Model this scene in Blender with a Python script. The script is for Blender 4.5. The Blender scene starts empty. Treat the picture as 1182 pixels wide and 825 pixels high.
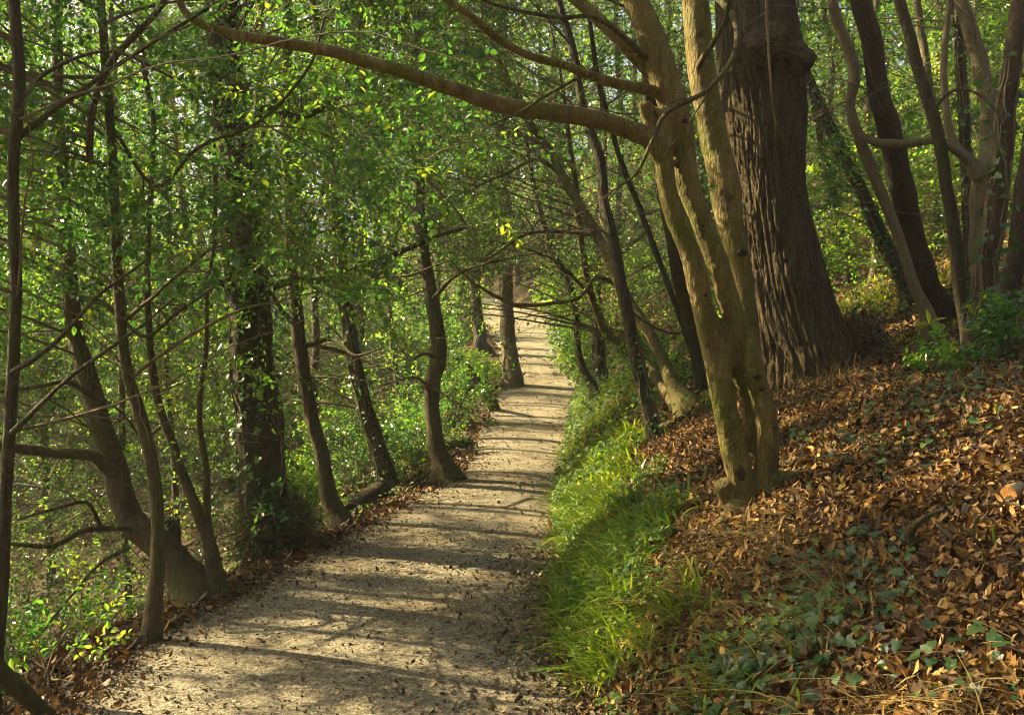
import bpy, math
import numpy as np
from mathutils import Vector

rng = np.random.default_rng(20)
HAZE = .0009
F, CX, CY, CAMZ = 1150.0, 591.0, 412.5, 1.6
scene = bpy.context.scene
COL = scene.collection


# ------------------------------------------------------------------ numeric helpers
def _hash(i, j, k, seed):
    n = (i * 374761393 + j * 668265263 + k * 2147483647 + seed * 1274126177) & 0xFFFFFFFF
    n = ((n ^ (n >> 13)) * 1274126177) & 0xFFFFFFFF
    n = ((n ^ (n >> 16)) * 2246822519) & 0xFFFFFFFF
    return ((n ^ (n >> 15)) & 0xFFFFFF) / float(0xFFFFFF)


ROT = np.array([[.36, .48, -.8], [-.8, .6, 0], [.48, .64, .6]])     # keeps noise cells off the axes


def vnoise(p, seed=0):
    p = np.asarray(p, float) @ ROT
    i = np.floor(p).astype(np.int64)
    f = p - i
    f = f * f * (3 - 2 * f)
    r = 0
    for a in (0, 1):
        for b in (0, 1):
            for c in (0, 1):
                w = (f[..., 0] if a else 1 - f[..., 0]) * (f[..., 1] if b else 1 - f[..., 1]) * (f[..., 2] if c else 1 - f[..., 2])
                r = r + w * _hash(i[..., 0] + a, i[..., 1] + b, i[..., 2] + c, seed)
    return r * 2 - 1


def fbm(p, octv=3, seed=0):
    p = np.asarray(p, float)
    r, a, t = 0, 1.0, 0
    for o in range(octv):
        r = r + a * vnoise(p * 2 ** o, seed + o)
        t += a
        a *= .5
    return r / t


def norm(v):
    return v / np.maximum(np.linalg.norm(v, axis=-1, keepdims=True), 1e-9)


def rand_dir(n):
    return norm(rng.normal(size=(n, 3)))


def sstep(a, b, x):
    t = np.clip((x - a) / (b - a), 0, 1)
    return t * t * (3 - 2 * t)


def in_poly(px, py, poly):
    ins = np.zeros(np.shape(px), bool)
    n = len(poly)
    for a in range(n):
        x1, y1 = poly[a]
        x2, y2 = poly[(a + 1) % n]
        if y1 == y2:
            continue
        c = (py > min(y1, y2)) & (py <= max(y1, y2))
        ins ^= c & (px < x1 + (py - y1) * (x2 - x1) / (y2 - y1))
    return ins


# ------------------------------------------------------------------ terrain
PYT = np.array([-12, 0, 4.45, 5.6, 6.4, 8, 9, 10, 11, 12, 14, 17, 21, 26, 30, 34, 40, 50, 70, 110], float)
XLT = np.array([-2, -2, -2, -2.15, -1.93, -1.64, -1.42, -1.12, -.88, -.62, -.5, -.43, -.2, -.3, -.7, -1.06, -3, -8, -18, -40])
XRT = np.array([.45, .45, .385, .31, .33, .41, .43, .48, .55, .64, .82, 1.06, 1.44, 1.4, 1.36, 1.36, -.3, -5, -15, -37])
ZPT = np.array([0, 0, 0, 0, 0, .03, .06, .12, .17, .25, .4, .6, .95, 1.75, 2.35, 2.95, 3.9, 5, 7, 11])
_yf = np.linspace(-12, 110, 1221)


def _smooth(t, k=7):
    v = np.interp(_yf, PYT, t)
    w = np.hanning(k + 2)[1:-1]
    w /= w.sum()
    vp = np.pad(v, k // 2, mode='edge')
    return np.convolve(vp, w, 'valid')


XLS, XRS, ZPS = _smooth(XLT, 11), _smooth(XRT, 11), _smooth(ZPT, 21)
SB = np.array([0, .12, .4, .7, 1.0, 1.6, 2.2, 3.2, 4.5, 8, 15, 30, 80])
HB = np.array([0, .1, .42, .66, .82, 1.08, 1.32, 1.58, 2.05, 3.5, 6.5, 12, 22])
SL = np.array([0, .3, .6, 1, 2, 4, 8, 14, 25, 40, 70, 110])
HL = np.array([0, -.05, -.16, -.42, -1.1, -2.3, -4.5, -7.0, -9, -8, -3, 2])


def path_edges(y):
    return np.interp(y, _yf, XLS), np.interp(y, _yf, XRS), np.interp(y, _yf, ZPS)


def gh(x, y):
    x = np.asarray(x, float)
    y = np.asarray(y, float)
    xl, xr, zp = path_edges(y)
    sr, sl = np.maximum(x - xr, 0), np.maximum(xl - x, 0)
    fl = np.interp(y, [0, 10, 20, 30, 60], [1, 1, .55, .3, .3])
    z = zp + np.interp(sr, SB, HB) + np.interp(sl, SL, HL) * fl
    off = sstep(0, .6, np.maximum(sr, sl))
    p = np.stack([x, y, np.zeros_like(x)], -1)
    z = z + off * (.09 * fbm(p / 1.3, 3, 5) + .03 * vnoise(p / .22, 9)) + .012 * vnoise(p / .7, 3)
    u = (x - (xl + xr) / 2) / np.maximum((xr - xl) / 2, .2)
    z = z + np.where(np.abs(u) < 1, .025 * (1 - u * u), 0)
    return z


def gnormal(x, y, e=.04):
    hx = (gh(x + e, y) - gh(x - e, y)) / (2 * e)
    hy = (gh(x, y + e) - gh(x, y - e)) / (2 * e)
    return norm(np.stack([-hx, -hy, np.ones_like(hx)], -1))


def W(px, py, d):
    px, py, d = np.broadcast_arrays(np.asarray(px, float), np.asarray(py, float), np.asarray(d, float))
    return np.stack([(px - CX) / F * d, d, CAMZ - (py - CY) / F * d], -1)


def proj(p):
    d = np.maximum(p[..., 1], .05)
    return CX + p[..., 0] / d * F, CY + (CAMZ - p[..., 2]) / d * F, p[..., 1]


def ghit(px, py):
    d = np.linspace(1.2, 70, 7000)
    p = W(px, py, d)
    k = np.nonzero(p[:, 2] <= gh(p[:, 0], p[:, 1]))[0]
    return float(d[k[0]]) if len(k) else 60.0


# ------------------------------------------------------------------ sun
SUN_EL = math.radians(35)
SAZ = norm(np.array([-.93, .37, 0.]))
SUN = np.array([SAZ[0] * math.cos(SUN_EL), SAZ[1] * math.cos(SUN_EL), math.sin(SUN_EL)])
SU = np.array([SAZ[1], -SAZ[0], 0.])
SV = np.cross(SUN, SU)


def sun_uv(p):
    return np.stack([p @ SU, p @ SV], -1)


# ------------------------------------------------------------------ mesh builder
class MB:
    def __init__(s):
        s.v, s.f, s.n = [], [], 0

    def add(s, v, faces, mat=0, var=0.5, smooth=False):
        """faces: (K,3) or (K,4) int array"""
        v = np.asarray(v, np.float32).reshape(-1, 3)
        faces = np.asarray(faces, np.int64)
        k = len(faces)
        if k == 0:
            return
        var = np.broadcast_to(np.asarray(var, np.float32), (k,))
        s.v.append(v)
        s.f.append((faces + s.n, np.broadcast_to(np.asarray(mat, np.int32), (k,)), var, smooth))
        s.n += len(v)

    def build(s, name, mats, parent=None):
        me = bpy.data.meshes.new(name)
        v = np.concatenate(s.v)
        me.vertices.add(len(v))
        me.vertices.foreach_set("co", v.ravel())
        loops = np.concatenate([f[0].ravel() for f in s.f]).astype(np.int32)
        sizes = np.concatenate([np.full(len(f[0]), f[0].shape[1], np.int32) for f in s.f])
        starts = np.concatenate([[0], np.cumsum(sizes)[:-1]]).astype(np.int32)
        me.loops.add(len(loops))
        me.polygons.add(len(sizes))
        me.loops.foreach_set("vertex_index", loops)
        me.polygons.foreach_set("loop_start", starts)
        me.polygons.foreach_set("material_index", np.concatenate([f[1] for f in s.f]).astype(np.int32))
        me.polygons.foreach_set("use_smooth", np.concatenate([np.full(len(f[0]), f[3], bool) for f in s.f]))
        at = me.attributes.new("var", 'FLOAT', 'FACE')
        at.data.foreach_set("value", np.concatenate([f[2] for f in s.f]).astype(np.float32))
        for m in (mats if isinstance(mats, (list, tuple)) else [mats]):
            me.materials.append(m)
        me.update(calc_edges=True)
        o = bpy.data.objects.new(name, me)
        COL.objects.link(o)
        if parent is not None:
            o.parent = parent
            o.matrix_parent_inverse = parent.matrix_world.inverted()
        return o


def empty(name, loc):
    o = bpy.data.objects.new(name, None)
    COL.objects.link(o)
    o.location = Vector([float(c) for c in loc])
    o.empty_display_size = .2
    o.matrix_world  # noqa
    return o


def tag(o, label=None, cat=None, group=None, kind=None):
    if label:
        o["label"] = label
    if cat:
        o["category"] = cat
    if group:
        o["group"] = group
    if kind:
        o["kind"] = kind
    return o


def tubes(P, R, sides, cap=True):
    """P (M,N,3) centre lines, R (M,N) radii -> verts, quad faces"""
    P = np.asarray(P, float)
    R = np.asarray(R, float)
    if P.ndim == 2:
        P, R = P[None], R[None]
    M, N = P.shape[:2]
    T = norm(np.gradient(P, axis=1))
    mt = norm(P[:, -1] - P[:, 0] + 1e-6)
    ref = np.where(np.abs(mt[:, 2:3]) > .75, np.array([[1., .2, 0]]), np.array([[.1, .2, 1.]]))
    A = norm(np.cross(T, ref[:, None, :]))
    B = np.cross(T, A)
    th = np.linspace(0, 2 * np.pi, sides, endpoint=False)
    V = P[:, :, None, :] + R[:, :, None, None] * (np.cos(th)[None, None, :, None] * A[:, :, None, :] + np.sin(th)[None, None, :, None] * B[:, :, None, :])
    base = (np.arange(M) * N * sides)[:, None, None] + (np.arange(N - 1) * sides)[None, :, None]
    s0 = np.arange(sides)[None, None, :]
    s1 = (np.arange(sides) + 1)[None, None, :] % sides
    fc = np.stack([base + s0, base + s1, base + sides + s1, base + sides + s0], -1).reshape(-1, 4)
    return V.reshape(-1, 3), fc


def crom(P, n):
    """Catmull-Rom through rows of P (any columns), n samples"""
    P = np.asarray(P, float)
    if len(P) == 2:
        t = np.linspace(0, 1, n)[:, None]
        return P[0] * (1 - t) + P[1] * t
    Q = np.vstack([2 * P[0] - P[1], P, 2 * P[-1] - P[-2]])
    seg = np.linalg.norm(np.diff(P[:, :3], axis=0), axis=1)
    cum = np.concatenate([[0], np.cumsum(seg)])
    s = np.linspace(0, cum[-1], n)
    k = np.clip(np.searchsorted(cum, s, 'right') - 1, 0, len(P) - 2)
    t = ((s - cum[k]) / np.maximum(seg[k], 1e-6))[:, None]
    p0, p1, p2, p3 = Q[k], Q[k + 1], Q[k + 2], Q[k + 3]
    return .5 * (2 * p1 + (p2 - p0) * t + (2 * p0 - 5 * p1 + 4 * p2 - p3) * t * t + (3 * p1 - p0 - 3 * p2 + p3) * t ** 3)


# ------------------------------------------------------------------ leaf batches
HEX_V = np.array([[0, 0], [.33, .5], [.7, .4], [1, 0], [.7, -.4], [.33, -.5]])
HEX_F = np.array([[0, 3, 2, 1], [0, 5, 4, 3]])
RHO_V = np.array([[0, 0], [.45, .5], [1, 0], [.45, -.5]])
RHO_F = np.array([[0, 2, 1], [0, 3, 2]])
LIT_V = np.array([[0, 0], [.25, .38], [.55, .5], [.82, .3], [1, 0], [.82, -.3], [.55, -.5], [.25, -.38], [.25, 0], [.55, 0], [.82, 0]])
LIT_T = np.array([[0, 8, 1], [0, 7, 8], [10, 4, 3], [10, 5, 4]])
LIT_Q = np.array([[8, 9, 2, 1], [9, 10, 3, 2], [8, 7, 6, 9], [9, 6, 5, 10]])
IVY_V = np.array([[0, 0], [-.12, .3], [.15, .55], [.38, .3], [.62, .36], [1, 0], [.62, -.36], [.38, -.3], [.15, -.55], [-.12, -.3], [.4, 0]])
IVY_F = np.array([[10, 1, 0], [10, 2, 1], [10, 3, 2], [10, 4, 3], [10, 5, 4], [10, 6, 5], [10, 7, 6], [10, 8, 7], [10, 9, 8], [10, 0, 9]])
OAK_V = np.array([[0, 0], [.15, .12], [.22, .3], [.33, .17], [.45, .45], [.56, .25], [.68, .46], [.8, .26], [.9, .28], [1, 0],
                  [.9, -.28], [.8, -.26], [.68, -.46], [.56, -.25], [.45, -.45], [.33, -.17], [.22, -.3], [.15, -.12], [.3, 0], [.56, 0], [.8, 0]])
OAK_F = np.array([[0, 18, 1], [18, 2, 1], [18, 3, 2], [18, 4, 3], [18, 19, 4], [19, 5, 4], [19, 6, 5], [19, 20, 6], [20, 7, 6], [20, 8, 7], [20, 9, 8],
                  [0, 17, 18], [18, 17, 16], [18, 16, 15], [18, 15, 14], [18, 14, 19], [19, 14, 13], [19, 13, 12], [19, 12, 20], [20, 12, 11], [20, 11, 10], [20, 10, 9]])


def leaves(mb, tv, tfs, pos, fwd, up, L, Wd, fold=.25, bend=.15, twist=0, mat=0, var=None):
    n = len(pos)
    if n == 0:
        return
    fwd = norm(fwd)
    side = norm(np.cross(up, fwd))
    up2 = np.cross(fwd, side)
    L = np.broadcast_to(np.asarray(L, float), (n,))[:, None, None]
    Wd = np.broadcast_to(np.asarray(Wd, float), (n,))[:, None, None]
    fold = np.broadcast_to(np.asarray(fold, float), (n,))[:, None, None]
    bend = np.broadcast_to(np.asarray(bend, float), (n,))[:, None, None]
    twist = np.broadcast_to(np.asarray(twist, float), (n,))[:, None, None]
    x = tv[None, :, 0:1]
    y = tv[None, :, 1:2]
    z = fold * np.abs(y) * Wd - bend * x * x * L + twist * x * y * Wd
    V = pos[:, None] + fwd[:, None] * (x * L) + side[:, None] * (y * Wd) + up2[:, None] * z
    if var is None:
        var = rng.random(n)
    K = len(tv)
    off = (np.arange(n) * K)[:, None, None]
    first = True
    for tf in (tfs if isinstance(tfs, tuple) else (tfs,)):
        fc = (tf[None] + off).reshape(-1, tf.shape[1])
        vr = np.repeat(var, len(tf))
        mt = np.repeat(np.broadcast_to(np.asarray(mat), (n,)), len(tf))
        if first:
            start = mb.n
            mb.add(V, fc, mt, vr)
            first = False
        else:
            mb.f.append((fc + start, mt.astype(np.int32), vr.astype(np.float32), False))


def blades(mb, pos, hdir, lean, L, Wd, droop, mat=0, var=None, nseg=5):
    n = len(pos)
    if n == 0:
        return
    t = np.linspace(0, 1, nseg + 1)[None, :, None]
    up = np.array([0, 0, 1.])
    L_ = np.asarray(L, float).reshape(-1, 1, 1)
    le = np.asarray(lean, float).reshape(-1, 1, 1)
    dr = np.asarray(droop, float).reshape(-1, 1, 1)
    c = pos[:, None] + hdir[:, None] * L_ * (le * t + .5 * dr * t * t) + up * L_ * (np.sqrt(np.maximum(1 - le ** 2, .05)) * t - .55 * dr * t ** 2.2)
    side = norm(np.cross(hdir, up))[:, None]
    w = np.asarray(Wd, float).reshape(-1, 1, 1) * (.55 + .6 * t) * np.minimum(1, (1 - t) * 3.2 + .03)
    V = np.stack([c - side * w / 2, c + side * w / 2], 2).reshape(-1, 3)
    m = (nseg + 1) * 2
    k = np.arange(nseg) * 2
    q = np.stack([k, k + 1, k + 3, k + 2], -1)
    fc = (q[None] + (np.arange(n) * m)[:, None, None]).reshape(-1, 4)
    if var is None:
        var = rng.random(n)
    mb.add(V, fc, mat, np.repeat(var, nseg))


# ------------------------------------------------------------------ materials
def new_mat(name):
    m = bpy.data.materials.new(name)
    m.use_nodes = True
    nt = m.node_tree
    nt.nodes.clear()
    return m, nt, nt.nodes.new("ShaderNodeOutputMaterial")


def ramp(nt, src, stops, interp='LINEAR'):
    r = nt.nodes.new("ShaderNodeValToRGB")
    r.color_ramp.interpolation = interp
    e = r.color_ramp.elements
    while len(e) < len(stops):
        e.new(.5)
    for a, (p, c) in zip(e, stops):
        a.position = p
        a.color = (*c, 1)
    nt.links.new(src, r.inputs[0])
    return r.outputs[0]


def noise(nt, scale, detail=4, rough=.55, vec=None):
    n = nt.nodes.new("ShaderNodeTexNoise")
    n.inputs["Scale"].default_value = scale
    n.inputs["Detail"].default_value = detail
    n.inputs["Roughness"].default_value = rough
    if vec is not None:
        nt.links.new(vec, n.inputs["Vector"])
    return n.outputs[0]


def posvec(nt, scale=(1, 1, 1)):
    g = nt.nodes.new("ShaderNodeNewGeometry")
    mp = nt.nodes.new("ShaderNodeMapping")
    mp.inputs["Scale"].default_value = scale
    nt.links.new(g.outputs["Position"], mp.inputs["Vector"])
    return mp.outputs[0]


def mixc(nt, fac, a, b, mode='MIX'):
    m = nt.nodes.new("ShaderNodeMix")
    m.data_type = 'RGBA'
    m.blend_type = mode
    for i, v in ((0, fac), (6, a), (7, b)):
        if hasattr(v, "is_linked"):
            nt.links.new(v, m.inputs[i])
        elif i == 0:
            m.inputs[0].default_value = v
        else:
            m.inputs[i].default_value = (*v, 1)
    return m.outputs[2]


def bump(nt, h, strength, dist):
    b = nt.nodes.new("ShaderNodeBump")
    b.inputs["Strength"].default_value = strength
    b.inputs["Distance"].default_value = dist
    nt.links.new(h, b.inputs["Height"])
    return b.outputs[0]


def leaf_mat(name, stops, tstops, rough=.35, tfac=.45, spec=.5):
    m, nt, out = new_mat(name)
    a = nt.nodes.new("ShaderNodeAttribute")
    a.attribute_name = "var"
    c = ramp(nt, a.outputs["Fac"], stops)
    t = ramp(nt, a.outputs["Fac"], tstops)
    p = nt.nodes.new("ShaderNodeBsdfPrincipled")
    nt.links.new(c, p.inputs["Base Color"])
    p.inputs["Roughness"].default_value = rough
    p.inputs["Specular IOR Level"].default_value = spec
    tr = nt.nodes.new("ShaderNodeBsdfTranslucent")
    nt.links.new(t, tr.inputs["Color"])
    mx = nt.nodes.new("ShaderNodeMixShader")
    mx.inputs[0].default_value = tfac
    nt.links.new(p.outputs[0], mx.inputs[1])
    nt.links.new(tr.outputs[0], mx.inputs[2])
    nt.links.new(mx.outputs[0], out.inputs[0])
    return m


def bark_mat(name, c0, c1, moss=None, mossamt=.0, sc=9., bstr=.6, spots=None, lichen=None):
    m, nt, out = new_mat(name)
    v = posvec(nt, (1, 1, .28))
    n1 = noise(nt, sc, 6, .65, v)
    n2 = noise(nt, sc * 5, 4, .6, v)
    c = ramp(nt, n1, [(.32, c0), (.7, c1)])
    c = mixc(nt, .35, c, ramp(nt, n2, [(.3, tuple(x * .45 for x in c0)), (.7, tuple(min(1, x * 1.25) for x in c1))]))
    if moss is not None:
        n3 = noise(nt, 2.6, 5, .6, posvec(nt))
        f = ramp(nt, n3, [(.62 - mossamt * .35, (0, 0, 0)), (.78 - mossamt * .3, (1, 1, 1))])
        c = mixc(nt, f, c, moss)
    if spots is not None:
        n4 = noise(nt, 7., 2, .5, posvec(nt, (1, 1, .7)))
        f = ramp(nt, n4, [(.68, (0, 0, 0)), (.73, (1, 1, 1))])
        c = mixc(nt, f, c, spots)
    if lichen is not None:
        n5 = noise(nt, 16, 5, .75, posvec(nt, (1, 1, .8)))
        c = mixc(nt, ramp(nt, n5, [(.56, (0, 0, 0)), (.63, (.75, .75, .75))]), c, lichen)
        n6 = noise(nt, 5, 4, .7, posvec(nt, (3, 3, .5)))
        c = mixc(nt, ramp(nt, n6, [(.5, (0, 0, 0)), (.7, (.7, .7, .7))]), c, tuple(x * .4 for x in c0))
    p = nt.nodes.new("ShaderNodeBsdfPrincipled")
    nt.links.new(c, p.inputs["Base Color"])
    p.inputs["Roughness"].default_value = .85
    p.inputs["Specular IOR Level"].default_value = .25
    ad = nt.nodes.new("ShaderNodeMath")
    ad.operation = 'ADD'
    nt.links.new(n1, ad.inputs[0])
    nt.links.new(n2, ad.inputs[1])
    nt.links.new(bump(nt, ad.outputs[0], bstr, .045), p.inputs["Normal"])
    nt.links.new(p.outputs[0], out.inputs[0])
    return m


def var_mat(name, stops, rough=.8, spec=.2, tfac=0., tcol=None):
    m, nt, out = new_mat(name)
    a = nt.nodes.new("ShaderNodeAttribute")
    a.attribute_name = "var"
    c = ramp(nt, a.outputs["Fac"], stops)
    n = noise(nt, 60, 3, .6, posvec(nt))
    c = mixc(nt, .35, c, ramp(nt, n, [(.3, (.35, .35, .35)), (.7, (1, 1, 1))]), 'MULTIPLY')
    p = nt.nodes.new("ShaderNodeBsdfPrincipled")
    nt.links.new(c, p.inputs["Base Color"])
    p.inputs["Roughness"].default_value = rough
    p.inputs["Specular IOR Level"].default_value = spec
    if tfac > 0:
        tr = nt.nodes.new("ShaderNodeBsdfTranslucent")
        if tcol:
            tr.inputs["Color"].default_value = (*tcol, 1)
        else:
            nt.links.new(c, tr.inputs["Color"])
        mx = nt.nodes.new("ShaderNodeMixShader")
        mx.inputs[0].default_value = tfac
        nt.links.new(p.outputs[0], mx.inputs[1])
        nt.links.new(tr.outputs[0], mx.inputs[2])
        nt.links.new(mx.outputs[0], out.inputs[0])
    else:
        nt.links.new(p.outputs[0], out.inputs[0])
    return m


M = {}
M['holly'] = leaf_mat('holly_leaf', [(0, (.008, .028, .006)), (.5, (.022, .065, .009)), (.85, (.045, .105, .012)), (1, (.10, .16, .015))],
                      [(0, (.05, .18, .02)), (.6, (.12, .34, .03)), (.9, (.26, .48, .03)), (1, (.6, .62, .03))], .2, .45, .8)
M['lime'] = leaf_mat('lime_leaf', [(0, (.035, .085, .010)), (.6, (.08, .145, .013)), (1, (.16, .21, .02))],
                     [(0, (.13, .32, .02)), (.6, (.27, .5, .03)), (1, (.64, .66, .04))], .42, .5, .4)
M['grey'] = leaf_mat('grey_green_leaf', [(0, (.02, .055, .022)), (.6, (.045, .09, .03)), (1, (.09, .125, .03))],
                     [(0, (.06, .17, .06)), (.6, (.15, .29, .07)), (1, (.42, .48, .08))], .22, .38, .8)
M['ivy'] = leaf_mat('ivy_leaf', [(0, (.010, .036, .010)), (.6, (.022, .064, .012)), (1, (.06, .11, .014))],
                    [(0, (.04, .15, .03)), (1, (.2, .38, .04))], .42, .3, .4)
M['herb'] = leaf_mat('herb_leaf', [(0, (.014, .05, .007)), (.6, (.045, .11, .01)), (1, (.12, .18, .015))],
                      [(0, (.08, .24, .015)), (.6, (.25, .45, .02)), (1, (.6, .62, .04))], .6, .42, .25)
M['grass'] = leaf_mat('strap_leaf', [(0, (.02, .06, .006)), (.6, (.11, .19, .01)), (.9, (.19, .24, .02)), (1, (.34, .29, .08))],
                      [(0, (.09, .24, .01)), (.6, (.42, .58, .015)), (1, (.7, .64, .06))], .35, .45, .45)
M['litter'] = var_mat('dead_leaf', [(0, (.022, .011, .005)), (.3, (.08, .037, .010)), (.55, (.21, .10, .022)), (.78, (.37, .20, .042)), (.92, (.54, .34, .10)), (.97, (.6, .43, .2)), (1, (.55, .16, .01))],
                      .6, .3, .15)
M['straw'] = var_mat('dry_straw', [(0, (.09, .055, .02)), (.6, (.22, .15, .05)), (1, (.38, .28, .11))], .7, .25, .2)
M['pathleaf'] = var_mat('trodden_leaf', [(0, (.05, .034, .018)), (.5, (.16, .11, .06)), (.85, (.26, .18, .09)), (1, (.42, .3, .15))], .8, .2)
M['pebble'] = var_mat('pebble', [(0, (.10, .085, .06)), (.5, (.24, .19, .125)), (1, (.42, .36, .26))], .8, .3)
M['bark_brown'] = bark_mat('bark_brown', (.032, .022, .009), (.112, .080, .036), (.06, .066, .013), .5, 11, .9)
M['bark_dark'] = bark_mat('bark_dark', (.022, .016, .008), (.075, .055, .028), (.035, .045, .010), .4, 11, .9)
M['bark_red'] = bark_mat('bark_reddish', (.022, .013, .006), (.075, .046, .022), (.04, .042, .012), .2, 12, .9)
M['bark_tan'] = bark_mat('bark_tan', (.07, .050, .016), (.16, .115, .042), (.09, .095, .014), .55, 8, .5, None, (.2, .165, .07))
M['bark_smooth'] = bark_mat('bark_smooth', (.11, .079, .022), (.225, .168, .055), (.10, .10, .012), .5, 14, .9, (.05, .032, .014), (.24, .19, .075))
M['bark_pale'] = bark_mat('bark_pale', (.06, .045, .02), (.17, .13, .07), (.12, .12, .04), .25, 7, .35)
M['bark_oak'] = bark_mat('bark_oak', (.032, .022, .009), (.105, .072, .031), (.06, .055, .014), .15, 14, .9)
M['twig'] = bark_mat('twig_bark', (.05, .035, .02), (.16, .12, .07), None, 0, 30, .3)
M['deadwood'] = bark_mat('deadwood', (.10, .07, .04), (.28, .21, .12), (.06, .07, .02), .2, 12, .6)


def ground_mat():
    m, nt, out = new_mat('forest_soil')
    v = posvec(nt)
    n1 = noise(nt, 3.5, 6, .65, v)
    n2 = noise(nt, 28, 5, .7, v)
    c = ramp(nt, n2, [(.3, (.022, .014, .008)), (.5, (.065, .038, .019)), (.68, (.15, .09, .042)), (.8, (.25, .16, .08))])
    c = mixc(nt, ramp(nt, n1, [(.45, (0, 0, 0)), (.7, (1, 1, 1))]), c, (.045, .055, .014))
    p = nt.nodes.new("ShaderNodeBsdfPrincipled")
    nt.links.new(c, p.inputs["Base Color"])
    p.inputs["Roughness"].default_value = .95
    p.inputs["Specular IOR Level"].default_value = .1
    nt.links.new(bump(nt, n2, .9, .04), p.inputs["Normal"])
    nt.links.new(p.outputs[0], out.inputs[0])
    return m


def path_mat():
    m, nt, out = new_mat('path_gravel')
    v = posvec(nt)
    n1 = noise(nt, 1.1, 5, .6, v)
    n2 = noise(nt, 9, 6, .7, v)
    n3 = noise(nt, 48, 5, .75, v)
    vo = nt.nodes.new("ShaderNodeTexVoronoi")
    vo.inputs["Scale"].default_value = 55
    nt.links.new(v, vo.inputs["Vector"])
    c = ramp(nt, n2, [(.3, (.12, .098, .065)), (.55, (.26, .222, .155)), (.75, (.43, .375, .27))])
    c = mixc(nt, .6, c, ramp(nt, n3, [(.40, (.045, .035, .022)), (.5, (.26, .22, .15)), (.60, (.60, .53, .39))]))
    c = mixc(nt, ramp(nt, n1, [(.42, (0, 0, 0)), (.7, (.75, .75, .75))]), c, (.11, .08, .042))
    c = mixc(nt, ramp(nt, vo.outputs["Distance"], [(0, (.55, .55, .55)), (.22, (0, 0, 0))]), c, (.46, .41, .33))
    p = nt.nodes.new("ShaderNodeBsdfPrincipled")
    nt.links.new(c, p.inputs["Base Color"])
    p.inputs["Roughness"].default_value = .9
    p.inputs["Specular IOR Level"].default_value = .2
    ad = nt.nodes.new("ShaderNodeMath")
    ad.operation = 'ADD'
    nt.links.new(n2, ad.inputs[0])
    nt.links.new(n3, ad.inputs[1])
    nt.links.new(bump(nt, ad.outputs[0], 1., .05), p.inputs["Normal"])
    nt.links.new(p.outputs[0], out.inputs[0])
    return m


M['soil'], M['path'] = ground_mat(), path_mat()


# ------------------------------------------------------------------ ground and path
def grid_sheet(xs, ys, zf, name, mat, mask=None):
    X, Y = np.meshgrid(xs, ys)
    V = np.stack([X, Y, zf(X, Y)], -1).reshape(-1, 3)
    ny, nx = X.shape
    a = (np.arange(ny - 1) * nx)[:, None] + np.arange(nx - 1)[None]
    q = np.stack([a, a + 1, a + nx + 1, a + nx], -1).reshape(-1, 4)
    mb = MB()
    mb.add(V, q, 0, .5, True)
    return mb.build(name, mat)


t = np.linspace(-1, 1, 460)
gx = .9 + 2.2 * np.sinh(t * 4.35) / np.sinh(1.0) * .94
t = np.linspace(-1, 1, 480)
gy = 5.0 + 3.2 * np.sinh(t * 3.9) / np.sinh(1.0)
gy = gy[gy > -25]
tag(grid_sheet(gx, gy, gh, 'ground', M['soil']), kind='structure')

ys = np.concatenate([np.arange(-6, 14, .06), np.arange(14, 46, .16)])
us = np.linspace(0, 1, 44)
pl, pr, _ = path_edges(ys)
e0 = pl - .06 + .12 * fbm(np.stack([ys * 1.7, 0 * ys, 0 * ys], -1), 3, 21)
e1 = pr + .10 + .10 * fbm(np.stack([ys * 1.9, 0 * ys + 5, 0 * ys], -1), 3, 22)
PX = e0[:, None] + (e1 - e0)[:, None] * us[None]
PYY = np.broadcast_to(ys[:, None], PX.shape)
PZ = gh(PX, PYY) + .02 * (1 - np.abs(us[None] * 2 - 1) ** 8) - .006
mb = MB()
nx = len(us)
a = (np.arange(len(ys) - 1) * nx)[:, None] + np.arange(nx - 1)[None]
mb.add(np.stack([PX, PYY, PZ], -1), np.stack([a, a + 1, a + nx + 1, a + nx], -1).reshape(-1, 4), 0, .5, True)
tag(mb.build('path', M['path']), kind='structure')


# ------------------------------------------------------------------ trees
class Tree:
    def __init__(s, name, label, cat='tree', group=None):
        s.name, s.label, s.cat, s.group = name, label, cat, group
        s.stems, s.extra, s.root, s.sk = [], [], None, []
        s.sprays = []
        s.bark = 'bark_brown'
        s.cb = 0.0


TREES = []


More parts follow.
